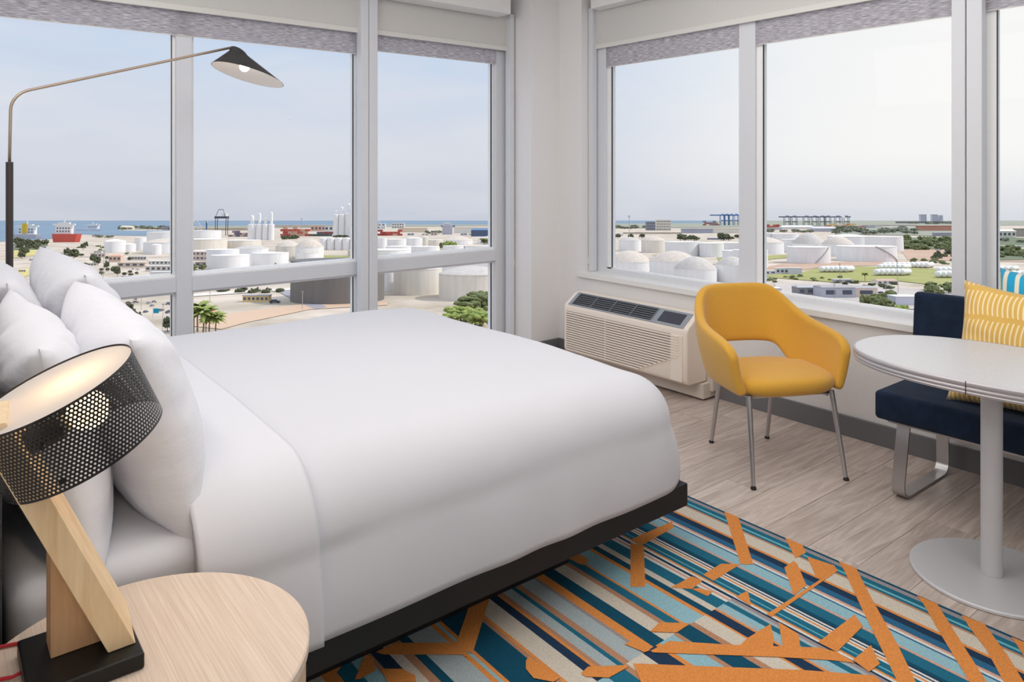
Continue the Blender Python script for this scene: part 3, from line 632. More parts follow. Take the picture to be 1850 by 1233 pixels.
# ============================================================ BENCH
bn = empty('bench', (3.40, 0.57, 0), label='navy velvet upholstered bench with flat steel loop legs', cat='bench')
rbox(-0.02, 0, 0.39, 0.22, 0.92, 0.06, 0.018, 4).build('seat', M_navy, bn, smooth=True)
bk = rbox(0, 0, 0.0, 0.045, 0.925, 0.205, 0.02, 4).build('backrest', M_navy, bn, smooth=True); bk.location = (0.178, 0.0, 0.622); bk.rotation_euler = (0, 0.09, 0)
boxo('seat_frame', (-0.20, 0.24, -0.88, 0.88, 0.315, 0.329), M_chrome, bn)
def loop_leg(yc):
    P = [(3.252, 0.314), (3.197, 0.06)]
    for i in range(1, 8):
        th = PI+0.2+(PI/2-0.2)*i/8; P.append((3.252+0.056*math.cos(th), 0.056+0.05*math.sin(th)))
    P += [(3.262, 0.0055), (3.60, 0.0055)]
    for i in range(1, 8):
        th = -PI/2+PI/2*i/8; P.append((3.60+0.048*math.cos(th), 0.055+0.0495*math.sin(th)))
    P += [(3.648, 0.06), (3.640, 0.314)]
    rows = []
    for i, (x, z) in enumerate(P):
        a = Vector(P[max(0, i-1)]); b = Vector(P[min(len(P)-1, i+1)]); d = (b-a).normalized(); n_ = Vector((-d.y, d.x))*0.005
        rows.append([(x-3.40+n_.x, yc-0.57-0.026, z+n_.y), (x-3.40+n_.x, yc-0.57+0.026, z+n_.y), (x-3.40-n_.x, yc-0.57+0.026, z-n_.y), (x-3.40-n_.x, yc-0.57-0.026, z-n_.y)])
    return MB().grid(rows, False, True).build('leg', M_chrome, bn, auto=0.6)
loop_leg(1.405); loop_leg(-0.25)
# cushions on the bench
def cushion_mat(name, yellow=True):
    m = bpy.data.materials.new(name); m.use_nodes = True; t = m.node_tree; b = t.nodes['Principled BSDF']; b.inputs['Roughness'].default_value = 0.9; b.inputs['Sheen Weight'].default_value = 0.2
    def nd(ty, **k):
        n_ = t.nodes.new(ty)
        for a, v_ in k.items(): setattr(n_, a, v_)
        return n_
    def mth(op, a, b_=None, c_=None):
        n_ = nd('ShaderNodeMath', operation=op)
        for i, v_ in enumerate((a, b_, c_)):
            if v_ is None: continue
            if isinstance(v_, (int, float)): n_.inputs[i].default_value = v_
            else: t.links.new(v_, n_.inputs[i])
        return n_.outputs[0]
    c = nd('ShaderNodeTexCoord'); sp = nd('ShaderNodeSeparateXYZ'); t.links.new(c.outputs['Object'], sp.inputs[0]); X, Z = sp.outputs[0], sp.outputs[2]
    mix = nd('ShaderNodeMixRGB')
    if yellow:
        nz = nd('ShaderNodeTexNoise'); nz.inputs['Scale'].default_value = 7; t.links.new(c.outputs['Object'], nz.inputs['Vector'])
        row = mth('ADD', mth('MULTIPLY', Z, 8.2), mth('MULTIPLY', nz.outputs[0], 0.35))
        fr_ = mth('FRACT', row); ri = mth('FLOOR', row)
        bow = mth('MULTIPLY', mth('SUBTRACT', fr_, 0.5), mth('SUBTRACT', fr_, 0.5))
        ph = mth('ADD', mth('ADD', mth('MULTIPLY', X, 58), mth('MULTIPLY', ri, 0.37)), mth('MULTIPLY', bow, -2.2))
        st = mth('LESS_THAN', mth('ABSOLUTE', mth('SUBTRACT', mth('FRACT', ph), 0.5)), 0.17)
        gap = mth('LESS_THAN', mth('ABSOLUTE', mth('SUBTRACT', fr_, 0.5)), 0.41)
        t.links.new(mth('MULTIPLY', st, gap), mix.inputs[0]); mix.inputs[1].default_value = rgb(218, 176, 88); mix.inputs[2].default_value = rgb(242, 220, 174)
    else:
        wv = nd('ShaderNodeTexWave', wave_type='BANDS', bands_direction='X'); wv.inputs['Scale'].default_value = 6.5; wv.inputs['Distortion'].default_value = 3.0; wv.inputs['Detail'].default_value = 1; wv.inputs['Detail Scale'].default_value = 0.9
        t.links.new(c.outputs['Object'], wv.inputs['Vector'])
        k_ = mth('GREATER_THAN', wv.outputs['Fac'], 0.72)
        nz = nd('ShaderNodeTexNoise'); nz.inputs['Scale'].default_value = 6; t.links.new(c.outputs['Object'], nz.inputs['Vector'])
        m2 = nd('ShaderNodeMixRGB'); m2.inputs[1].default_value = rgb(10, 120, 190); m2.inputs[2].default_value = rgb(30, 178, 205); t.links.new(nz.outputs[0], m2.inputs[0])
        t.links.new(k_, mix.inputs[0]); t.links.new(m2.outputs[0], mix.inputs[1]); mix.inputs[2].default_value = rgb(225, 218, 200)
    t.links.new(mix.outputs[0], b.inputs['Base Color']); return m
yc_ = place_pillow('cushion', pillow_mesh('cushion', cushion_mat('yellow_print'), 0.56, 0.50, 0.17, n=32, seed=21, pinch=0.08, wr=0.005), (3.365, 0.96, 0.672), (0.10, -1, -0.06), (0.30, 0, 1))
tag(yc_, 'yellow cushion printed with pale curved dashes leaning on the bench', 'cushion', 'cushions on the bench')
bc_ = place_pillow('cushion', pillow_mesh('cushion', cushion_mat('blue_print', False), 0.5, 0.5, 0.15, n=32, seed=27, pinch=0.08, wr=0.005), (3.485, 0.895, 0.722), (0.05, -1, -0.05), (0.20, 0, 1))
tag(bc_, 'blue cushion with looping cream lines behind the yellow cushion', 'cushion', 'cushions on the bench')
# ============================================================ RUG
RC_ = dict(teal=(36, 108, 134), tealdk=(22, 78, 102), navy=(36, 58, 84), blue=(48, 104, 140), lb=(150, 192, 203), cyan=(112, 184, 196), beige=(214, 204, 188), orange=(238, 146, 76), grey=(172, 184, 186), pink=(214, 164, 142), mauve=(156, 148, 150), white=(222, 222, 216), mot=(186, 138, 108))
names = list(RC_)
rmats = [mat('yarn_'+k, tuple(min(250, v*1.08+4) for v in RC_[k]), 1.0, nscale=260, namt=0.18, bump=0.6, bscale=420, spec=0.1) for k in names]
setA = [(2.518,'tealdk'),(2.506,'mauve'),(2.486,'teal'),(2.463,'cyan'),(2.452,'teal'),(2.440,'mot'),(2.430,'beige'),(2.366,'orange'),(2.354,'navy'),(2.322,'blue'),(2.292,'pink'),(2.281,'white'),(2.270,'blue'),(2.263,'lb'),(2.214,'pink'),(2.204,'teal'),(2.160,'tealdk'),(2.146,'navy'),(2.139,'white'),(2.131,'navy'),(2.125,'white'),(2.117,'orange'),(2.110,'white'),(2.102,'teal'),(2.078,'cyan'),(2.073,'teal'),(2.058,'orange'),(2.050,'white'),(2.040,'navy'),(2.028,'white'),(2.020,'pink'),(2.010,'white'),(1.998,'teal'),(1.948,'beige'),(1.922,'tealdk'),(1.896,'orange'),(1.880,'lb'),(1.806,'orange'),(1.797,'teal'),(1.764,'mot'),(1.745,'beige'),(1.694,'tealdk'),(1.646,'orange'),(1.612,'mauve'),(1.600,'grey'),(1.545,'mot'),(1.522,'teal'),(1.506,'grey'),(1.470,'mot'),(1.456,'orange'),(1.446,'navy'),(1.416,'beige'),(1.352,'orange'),(1.342,'mot'),(1.328,'tealdk'),(1.230,'orange'),(1.218,'lb'),(1.208,'orange'),(1.192,'grey'),(1.112,'tealdk'),(1.085,'mot'),(1.06,'beige'),(1.03,'navy'),(0.99,'mot'),(0.975,'lb'),(0.93,'teal'),(0.88,'orange'),(0.84,'beige'),(0.77,'navy'),(0.70,'lb'),(0.64,'orange'),(0.60,'teal'),(0.50,'beige'),(0.42,None)]
setB = [(2.032,'mauve'),(2.018,'grey'),(2.006,'teal'),(1.984,'lb'),(1.962,'grey'),(1.944,'orange'),(1.935,'navy'),(1.897,'orange'),(1.889,'beige'),(1.834,'mot'),(1.812,'tealdk'),(1.752,'mot'),(1.735,'lb'),(1.672,'orange'),(1.655,'navy'),(1.60,'beige'),(1.53,'mot'),(1.51,'teal'),(1.45,'lb'),(1.38,'orange'),(1.36,'navy'),(1.29,'beige'),(1.21,'teal'),(1.12,'lb'),(1.05,'orange'),(1.02,'navy'),(0.95,'beige'),(0.86,'teal'),(0.78,'lb'),(0.70,'mot'),(0.64,'tealdk'),(0.54,'beige'),(0.42,None)]
rg = MB(); ZR = 0.0085
rg.box(0.42, 2.518, -1.6, 3.7, 0.0004, ZR-0.001, names.index('grey'))
def strips(st, y0, y1, xmax=9, xmin=-9):
    for (a, c_), (b, _) in zip(st, st[1:]):
        a2, b2 = min(a, xmax), max(b, xmin)
        if a2 <= b2: continue
        n_ = max(2, int((y1-y0)/0.05)); jit = min(0.003, (a2-b2)*0.15)
        rg.add([(b2, y0, ZR), (a2, y0, ZR), (a2, y1, ZR), (b2, y1, ZR)], [(0, 1, 2, 3)], names.index(c_))
strips(setA, 1.41, 3.7); strips(setA, -1.6, 1.41, xmin=2.032); strips(setB, -1.6, 1.41)
bands = [
 [(1139,986),(1163,991),(1166,1066),(1139,1066)], [(1139,980),(1214,947),(1217,958),(1160,990)], [(1029,998),(1040,1002),(1064,1017),(1058,1026),(1048,1025),(1029,1015)],
 [(1337.6,1025),(1302.7,1023.8),(1270,1044),(1289,1055)], [(1212,1067),(1250,1047),(1270,1054),(1250,1070)], [(1250,1070),(1262,1068),(1288,1075),(1278,1083)],
 [(1312,926.5),(1337.6,938),(1361,1025),(1338,1025)], [(1418,976),(1450,990),(1456,1004),(1437,1014)], [(1417,1031),(1434,1019),(1440,1024),(1457,1063),(1434,1082)],
 [(1458,1011),(1507,1027),(1512,1035),(1494,1050),(1476,1051)], [(1512,1033.5),(1513.5,1037),(1393.5,1121),(1385,1116)],
 [(1515,1019),(1547,1032.5),(1575,1088),(1622,1172),(1655,1240),(1622,1240),(1557,1106),(1527,1040)], [(1655.6,1081.5),(1693,1097),(1743,1177),(1783,1240),(1752,1240),(1698,1150),(1668,1097)],
 [(1737,1117),(1779,1134),(1820,1191),(1850,1240),(1814,1240),(1782,1180.5),(1750,1138)], [(1827,1157),(1855,1169),(1920,1240),(1880,1240),(1845,1185)],
 [(1544,1117),(1559,1138),(1512,1185),(1478,1167)], [(1330,1084),(1351,1073),(1357,1101)], [(1392,1134),(1398,1159),(1397,1175),(1335,1175),(1350,1160)],
 [(1406.5,1130.5),(1442,1152),(1447,1180),(1416,1180),(1410,1152)], [(1175,1183),(1210,1165),(1320,1172),(1480,1177),(1512,1185),(1545,1205),(1500,1200),(1400,1194),(1290,1190),(1180,1186)],
 [(1144,1206),(1320,1213),(1450,1218),(1580,1228),(1600,1245),(1160,1245)], [(1062,1212),(1130,1209),(1136,1212),(1100,1232),(1058,1230),(1050,1224)],
 [(1174,1148),(1192,1131),(1248,1133),(1222,1150)], [(846.6,1104.6),(884.6,1088),(853.7,1188),(821.6,1176)], [(679,1185.5),(712,1169),(802.6,1168),(833.5,1176),(848,1198),(836,1190),(798,1190),(693,1190)],
 [(660,1190),(674,1195),(679,1219),(650,1235),(641,1235)], [(688,1216),(726,1216),(750,1228),(752,1240),(700,1240)], [(577,1228),(608,1214),(617,1212),(598,1235)],
 [(950,1202),(955,1193),(1012,1232),(1000,1240),(964,1233),(950,1216)], [(1573.5,1173),(1589.6,1207),(1570,1221.6),(1541,1200)], [(1128,1171),(1142,1164),(1175,1182),(1165,1186)]]
def floor_pt(px, py):
    d = EYE*1325/(py-303); p = F3*d+R3*(d*(px-925)/1325); return p.x, p.y
for bi_, bnd in enumerate(bands):
    P = [floor_pt(*p) for p in bnd]; P = [(min(x, 2.518), y) for x, y in P]
    n_ = len(P)
    rg.add([(x, y, ZR+0.0008+0.00006*bi_) for x, y in P], [tuple(range(n_))], names.index('orange'))
ro = rg.build('rug', rmats); tag(ro, 'striped teal, beige and navy rug with angular orange bands', 'rug')
# ============================================================ OUTSIDE: THE HARBOUR BELOW THE HOTEL
HG = 38.0
FG = (F3-Vector((0, 0, SLOPE))).normalized(); UG = R3.cross(FG).normalized()
RotG = Matrix((R3, FG, UG)).transposed().to_4x4()
def dist(py): return HG*1325/(py-398.0)
def gpos(px, py, Y=None):
    Y = Y or dist(py); X = (px-925)/1325*Y
    return F3*Y+R3*X+Vector((0, 0, EYE-HG-SLOPE*Y))
def hgt(py, Y): return HG-(py-398.0)*Y/1325
def gplace(o, px, py, yaw=0, Y=None):
    M = Matrix.Translation(gpos(px, py, Y)) @ RotG @ Matrix.Rotation(yaw, 4, 'Z'); o.matrix_world = M; return o
def gempty(name, px, py, yaw=0, Y=None, **k):
    o = empty(name, **k); gplace(o, px, py, yaw, Y); return o
def patch(name, poly, m, lift, label, cat):
    q = MB(); q.add([gpos(*p)+UG*lift for p in poly], [tuple(range(len(poly)))])
    o = q.build(name, m); return tag(o, label, cat, kind='structure')
M_sand = mat('sandy_ground', (208, 192, 176), 0.95, nscale=0.028, col2=(156, 142, 122), coord='Object')
M_sea = mat('sea_water', (104, 122, 138), 0.7, nscale=0.002, col2=(118, 136, 150), spec=0.2)
M_grass = mat('mown_grass', (138, 140, 74), 0.95, nscale=0.06, col2=(158, 152, 92))
M_dirt = mat('red_dirt', (186, 156, 134), 0.95, nscale=0.05, col2=(168, 136, 114))
M_asph = mat('pale_asphalt', (188, 176, 168), 0.95, nscale=0.05, col2=(170, 160, 152))
M_dark = mat('dark_scrub', (104, 112, 84), 0.95, nscale=0.04, col2=(86, 96, 66))
q = MB(); q.add([gpos(-500, 0, 30)+Vector((0,0,0)), gpos(2350, 0, 30), gpos(2600, 0, 70000), gpos(-750, 0, 70000)], [(0, 1, 2, 3)])
tag(q.build('ground', M_sand), 'pale sandy industrial ground beyond the windows', 'ground', kind='structure')
patch('sea', [(-500, 398.8), (1290, 398.8), (1290, 403.6), (1100, 404.5), (900, 406), (700, 406.5), (560, 407), (340, 408.5), (225, 411), (213, 416.5), (330, 418), (330, 425), (290, 427), (200, 426), (150, 424), (115, 431), (60, 434), (0, 437), (-500, 441)], M_sea, 0.4, 'blue grey sea and harbour channel at the horizon', 'sea')
patch('field', [(1371, 499), (1451, 492), (1473, 486), (1546, 482), (1587, 483), (1750, 488), (1900, 490), (1900, 530), (1725, 520), (1626, 509), (1506, 511), (1400, 503)], M_grass, 0.3, 'green lawn around the rows of white cylinders', 'lawn')
patch('field', [(1295, 466), (1422, 461), (1422, 466.5), (1370, 472), (1300, 473)], M_grass, 0.4, 'strip of green grass between the white tanks', 'lawn')
patch('field', [(585, 462), (650, 463), (690, 470), (690, 478), (606, 473), (585, 470)], M_grass, 0.3, 'strip of green grass behind the dark tank', 'lawn')
patch('field', [(1370, 486), (1420, 476), (1640, 472), (1700, 474), (1640, 479), (1546, 481.5), (1473, 485), (1440, 491), (1370, 498)], M_dirt, 0.25, 'reddish bare earth around the large white tanks', 'earth')
patch('field', [(1625, 449), (1860, 449), (1860, 474), (1640, 470)], M_dirt, 0.3, 'bare brown clearing behind the white cylinders', 'earth')
patch('road', [(1400, 512), (1506, 514), (1640, 521), (1860, 540), (1860, 560), (1640, 560), (1400, 545)], M_asph, 0.3, 'pale paved yard around the long grey warehouse', 'yard')
patch('field', [(345, 533), (530, 521), (530, 524.5), (345, 537)], mat('pale_verge', (216, 208, 190), 0.9), 0.3, 'pale verge along the fenced yard', 'verge')
patch('road', [(345, 590), (345, 577), (470, 560), (560, 548), (700, 546), (700, 552), (560, 560), (440, 585), (400, 596)], mat('tan_track', (196, 166, 140), 0.95), 0.2, 'tan dirt track beside the parking yard', 'track')
patch('road', [(503, 528), (530, 522), (560, 540), (590, 556), (570, 560), (530, 543)], mat('grey_road', (150, 144, 150), 0.9), 0.25, 'grey road leading past the dark tank', 'road')
patch('field', [(25, 451), (80, 452), (84, 460), (25, 466)], mat('dry_grass', (196, 182, 120), 0.95, nscale=0.05, col2=(180, 166, 100)), 0.3, 'dry yellow grass around the tree clump', 'grass')
patch('field', [(20, 492), (75, 478), (78, 487), (20, 512)], mat('dry_grass', (196, 182, 120)), 0.3, 'ochre slope beside the lamp pole', 'grass')
ORD = 'first second third fourth fifth sixth seventh eighth ninth tenth eleventh twelfth thirteenth fourteenth fifteenth sixteenth seventeenth eighteenth nineteenth twentieth twenty-first twenty-second twenty-third twenty-fourth twenty-fifth twenty-sixth'.split()
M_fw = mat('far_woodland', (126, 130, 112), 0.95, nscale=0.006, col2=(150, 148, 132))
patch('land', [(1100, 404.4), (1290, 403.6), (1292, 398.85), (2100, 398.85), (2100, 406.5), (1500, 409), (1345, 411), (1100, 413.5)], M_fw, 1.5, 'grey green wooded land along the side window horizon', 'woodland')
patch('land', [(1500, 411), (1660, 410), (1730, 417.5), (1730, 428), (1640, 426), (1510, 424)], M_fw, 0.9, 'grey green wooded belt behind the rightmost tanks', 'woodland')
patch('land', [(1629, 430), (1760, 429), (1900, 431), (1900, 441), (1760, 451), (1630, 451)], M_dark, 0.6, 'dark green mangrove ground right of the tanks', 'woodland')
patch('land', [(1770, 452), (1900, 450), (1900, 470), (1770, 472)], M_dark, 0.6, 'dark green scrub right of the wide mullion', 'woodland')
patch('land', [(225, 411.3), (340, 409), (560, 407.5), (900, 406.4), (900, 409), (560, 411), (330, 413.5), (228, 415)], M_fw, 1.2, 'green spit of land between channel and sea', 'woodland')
patch('land', [(25, 440), (85, 440), (88, 450), (25, 453)], M_dark, 0.5, 'dark green ground below the ship with yellow funnel', 'woodland')
# ---------------------------------------------- storage tanks
M_tw = mat('tank_white', (236, 234, 233), 0.6, nscale=0.35, namt=0.05, stretch=(1, 1, 0.12))
M_tc = mat('tank_cream', (228, 220, 208), 0.65, nscale=0.35, namt=0.08, stretch=(1, 1, 0.1))
M_td = mat('tank_dark', (122, 116, 112), 0.7, nscale=0.3, namt=0.08, stretch=(1, 1, 0.1))
M_rt = mat('roof_tan', (206, 192, 178), 0.8, nscale=0.4, namt=0.10)
M_rg = mat('roof_grey', (196, 187, 178), 0.8, nscale=0.4, namt=0.10)
M_rail = mat('stair_grey', (168, 162, 158), 0.7)
TM = {'w': M_tw, 'c': M_tc, 'd': M_td}; RM = {'t': M_rt, 'g': M_rg, 'w': M_tw, 'd': mat('roof_dark', (104, 100, 98), 0.8)}
def tank(x0, x1, base, rim, peak, shell, roof, label, stair=0, grp='white storage tanks'):
    Yf = dist(base); k = (x1-x0)/2/1325; r = k*Yf/(1-k); Yc = Yf+r; h = hgt(rim, Yf)
    hp = max(hgt(peak, Yc), h+0.01) if peak else h+r*0.02
    o = gempty('storage_tank', (x0+x1)/2, base, Y=Yc, label=label, cat='storage tank', group=grp)
    MB().lathe([(r, -1.0), (r, h), (r*1.008, h), (r*1.008, h-0.35), (r*1.001, h-0.36)], 48).build('shell', TM[shell], o, auto=0.5)
    n_ = 8; prof = []
    for i in range(n_+1):
        t = i/n_; prof.append((r*1.004*math.cos(t*PI/2)+0.001, h+0.02+(hp-h)*math.sin(t*PI/2)) if peak else (r*1.004*(1-t)+0.001, h+0.02+(hp-h)*t))
    if peak:   # flattened dome: spherical cap
        prof = [(r*1.004*(1-i/n_)+0.001, h+0.02+(hp-h)*(1-(1-i/n_)**2)) for i in range(n_+1)]
    MB().lathe(prof, 48).build('roof', RM[roof], o, smooth=True)
    if stair:
        a0, a1 = (-PI/2-0.1, -PI/2+0.75) if stair > 0 else (-PI/2-0.15, -PI/2+0.9)
        rows = []
        for i in range(13):
            t = i/12; a = a0+(a1-a0)*t; z = (h*t if stair > 0 else h*(1-t)); rows.append([(rr*math.cos(a), rr*math.sin(a), z+dz) for rr, dz in ((r*1.002, 0), (r*1.002+0.6, 0), (r*1.002+0.6, 0.9), (r*1.002+0.5, 0.9), (r*1.002+0.5, 0.15), (r*1.002, 0.15))])
        MB().grid(rows, False, True).build('stairs', M_rail, o)
    return o
T = [
 (190, 225, 457, 437, 432.5, 'w', 'w', 'white domed tank nearest the red ship, left of a small tank'),
 (222, 244, 456, 442, 439.5, 'w', 'w', 'small white tank tucked right of the leftmost domed tank'),
 (244, 263, 452, 430, None, 'w', 'w', 'tall plain white tank beside the small one in the leftmost pane'),
 (262, 335, 459, 439, 431, 'w', 't', 'broad tan roofed tank cut by the first mullion'),
 (268, 334, 446, 420, None, 'w', 'w', 'flat white tank rising behind the tan roofed tank'),
 (274, 291, 460.5, 443, 441, 'w', 'w', 'small shaded white tank in front of the tan roofed tank'),
 (338, 397, 440, 417, None, 'w', 'w', 'farthest white tank below the dark gantry crane'),
 (332, 408, 453, 433, None, 'c', 'w', 'cream tank just right of the first mullion'),
 (404, 470, 450, 435, None, 'c', 'w', 'low cream tank in front of the cement silos'),
 (374, 430, 484, 452, None, 'w', 'w', 'shaded white tank behind the striped front tank'),
 (425, 483, 480, 450, 443.5, 'w', 'g', 'white tank with grey domed roof in the middle row'),
 (383, 448.6, 488.5, 462.5, None, 'w', 'w', 'foremost white tank in the second pane above the transom'),
 (457, 520, 484.5, 458.5, None, 'w', 'w', 'streaked white tank right of the foremost one'),
 (498, 541, 471, 446, 435, 'c', 't', 'cream tank with tan roof half hidden by the larger domed one'),
 (534, 584, 473, 447, 432, 'w', 't', 'white tank with high tan dome left of the white cylinder row'),
 (537, 575, 478, 458, 449.5, 'w', 'g', 'small domed white tank in front of the tan dome'),
 (681, 699, 449, 430.5, None, 'w', 'w', 'narrow white tank at the left edge of the third pane'),
 (698, 735, 446, 433, None, 'w', 'w', 'banded white tank left of the two cream ones'),
 (734, 763, 448, 431, 429, 'w', 'w', 'white tank with low dome in the third pane'),
 (758, 774, 444.5, 429, 426, 'c', 't', 'tan topped tank squeezed between white ones'),
 (773, 799, 448, 434, None, 'c', 'w', 'cream tank left of the round green bushes'),
 (801, 854, 442.5, 434.5, 427, 'w', 't', 'wide domed tank behind the green bushes'),
 (863, 912, 441, 432, 426.5, 'w', 't', 'domed tank at the far edge of the third pane'),
 (697, 744, 459, 446, None, 'w', 'w', 'middle row white tank in the third pane, left one'),
 (664, 741, 470, 452.5, None, 'w', 'w', 'wide white tank just above the transom beside the mullion'),
 (743, 794, 462, 446.5, None, 'w', 'w', 'white tank just above the transom in mid pane'),
 (800, 838, 456, 445, None, 'w', 'w', 'white tank just below the green bushes'),
 (836, 912, 456, 445.5, None, 'w', 't', 'tan lidded white tank just above the transom by the jamb'),
 (690, 716, 527, 480, None, 'w', 'w', 'white tank between the dark tank and the cream tank'),
 (711, 798, 534.5, 487.5, 482, 'c', 'w', 'large cream tank below the transom'),
 (793, 915, 545, 498, 481.5, 'c', 'g', 'large cream tank with grey dome behind the leafy trees'),
 (780, 960, 505, 474, None, 'w', 'w', 'big white tank rising behind the grey domed tank'),
 (527.5, 693, 551, 475, None, 'd', 'd', 'huge dark grey brown tank below the transom'),
 (1118, 1158, 454.5, 435, 428.5, 'w', 'g', 'domed tank at the upper left of the side window'),
 (1159, 1202, 457.5, 435, 427, 'c', 't', 'domed cream tank second from the side window jamb'),
 (1202, 1264, 464, 438, None, 'w', 'w', 'flat white tank third from the side window jamb'),
 (1264, 1307, 465, 440, None, 'w', 'w', 'shaded flat white tank fourth from the side window jamb'),
 (1300, 1352, 456, 439.5, None, 'w', 'w', 'white tank behind the side window mullion'),
 (1306, 1362, 480, 454, None, 'w', 'w', 'grey shaded tank close left of the side window mullion'),
 (1097, 1176.5, 492, 474.5, 453, 'w', 't', 'pinkish domed tank low in the corner of the side window'),
 (1174, 1262, 502, 473.5, 453.5, 'w', 't', 'wide tan domed tank behind the front one'),
 (1218, 1294, 516, 488, 464, 'w', 'g', 'front domed tank nearest the yellow chair back'),
 (1294, 1352, 514, 480, 464, 'w', 'g', 'pale tank with grey dome above the yellow chair'),
 (1326, 1386, 485.5, 453, None, 'w', 'w', 'plain white tank at the left of the wide pane'),
 (1336, 1414, 460, 439, 427.5, 'w', 't', 'domed tank at the upper left of the wide pane'),
 (1360, 1400, 444, 422, None, 'w', 'w', 'rearmost white tank near the mullion in the wide pane'),
 (1396, 1442, 445, 423, None, 'w', 'w', 'rear white tank left of the ribbed dome'),
 (1412, 1446, 456, 433, None, 'w', 'w', 'shaded white tank behind the stair tank'),
 (1433, 1490, 458, 441, 421, 'w', 'g', 'tank with tall grey ribbed dome in the wide pane'),
 (1424, 1498, 477, 447.5, None, 'w', 'w', 'front white tank with a rising stair', 1),
 (1487, 1541, 464, 441.5, 427, 'w', 't', 'tank with brownish dome right of the ribbed one'),
 (1498, 1566, 449, 428, 423.5, 'w', 'w', 'broad white tank at the back of the wide pane'),
 (1566, 1629, 455, 428.5, None, 'w', 'w', 'rightmost white tank, grey banded'),
 (1515.5, 1615, 473.5, 446.5, None, 'w', 'w', 'largest front white tank with a dark diagonal stair', -1),
]
for t in T:
    g_ = 'white storage tanks'
    tank(*t[:8], stair=t[8] if len(t) > 8 else 0, grp=g_)
# ---------------------------------------------- silos
def silo(x0, x1, base, top, label, grp, head=0):
    Y = dist(base); r = (x1-x0)/2*Y/1325; h = hgt(top, Y)
    o = gempty('silo', (x0+x1)/2, base, Y=Y+r, label=label, cat='silo', group=grp)
    MB().lathe([(r, -1), (r, h), (r*0.8, h+r*0.12)], 28).build('shaft', M_tw, o, auto=0.5)
    MB().lathe([(r*0.8, h+r*0.12), (0.02, h+r*0.25)], 28).build('cap', M_rt, o)
    if head: MB().lathe([(r*0.45, h), (r*0.45, h+head), (0.02, h+head*1.12)], 14).build('filter_tower', M_tw, o, auto=0.5)
for i, (a, b) in enumerate(((447.5, 462), (463, 473.5), (473.5, 484.5), (484.5, 495))):
    silo(a, b, 434, 406, ['first', 'second', 'third', 'fourth'][i]+' from the crane of the four cream cement silos', 'cement silos', [16, 20, 12, 22][i])
for i, (a, b, c_) in enumerate(((602, 611.5, 388), (611.5, 622.5, 388), (623, 638, 386), (637, 648, 377))):
    silo(a, b, 429, c_, ['leftmost grey', 'second grey', 'third, widest', 'tallest'][i]+' silo of the high cluster left of the mullion', 'tall silos', [8, 16, 20, 12][i])
for i in range(5):
    silo(577+14*i, 590.5+14*i, 452, 431, 'squat white cylinder number '+['one', 'two', 'three', 'four', 'five'][i]+' from the tan domed tank, under the tall silos', 'squat white cylinders')
# ---------------------------------------------- white horizontal cylinders in rows on the lawn
def bullets(xa, base, n, step, rad, length, yaw, label, grp):
    Y = dist(base); r = rad*Y/1325; Lh = length*Y/1325; me = None; sm = None
    for i in range(n):
        o = gempty('gas_cylinder', xa+step*i, base, yaw, Y=Y+r, label=label+', '+ORD[i]+' one', cat='gas cylinder', group=grp)
        if me is None:
            prof = [(0.02, -0.45*r)]+[(r*math.sin(PI/2*k/5), -0.45*r*math.cos(PI/2*k/5)) for k in range(1, 6)]
            prof = prof+[(a, Lh-b) for a, b in prof[::-1]]
            q = MB(); q.grid([[(z, rr*math.cos(2*PI*k/20), 1.25*r+rr*math.sin(2*PI*k/20)) for k in range(20)] for rr, z in prof], False, True)
            me = q.mesh('drum', M_tw, True)
            q = MB(); q.box(Lh*0.15, Lh*0.2, -r*0.7, r*0.7, 0, r*0.6); q.box(Lh*0.8, Lh*0.85, -r*0.7, r*0.7, 0, r*0.6); sm = q.mesh('saddle', M_rail)
        for nm, m_ in (('drum', me), ('saddle', sm)):
            c_ = bpy.data.objects.new(nm, m_); COL.objects.link(c_); c_.parent = o
gb = 'white gas cylinders on the lawn'
bullets(1484, 493.5, 6, 8.6, 5.2, 26, 0.68, 'white cylinder in the small row left of the tall mast', gb+' small row')
bullets(1583, 499.5, 6, 9.2, 5.6, 30, 0.68, 'white cylinder in the front row right of the brown roofed house', gb+' front row')
bullets(1589, 488.5, 6, 8.2, 4.6, 28, 0.68, 'white cylinder in the middle row above the brown roofed house', gb+' middle row')
bullets(1596, 485.0, 10, 8.6, 4.6, 26, 0.68, 'white cylinder in the long rear row below the largest front tank', gb+' rear row')
bullets(1695, 495.5, 5, 9.5, 5.4, 30, 0.68, 'white cylinder in the upper row beside the wide mullion', gb+' mullion upper row')
bullets(1694, 503.5, 5, 10, 5.8, 30, 0.68, 'white cylinder in the lower row beside the wide mullion', gb+' mullion lower row')
bullets(1784, 491.5, 5, 11, 4.4, 26, 0.68, 'white cylinder in the row above the blue cushion', gb+' cushion row')
bullets(1813, 501.5, 5, 12, 5.0, 28, 0.68, 'white cylinder in the second row right of the blue cushion tip', gb+' cushion second row')
bullets(1826, 510.0, 4, 12, 5.2, 28, 0.68, 'white cylinder in the lowest row behind the blue cushion', gb+' cushion third row')
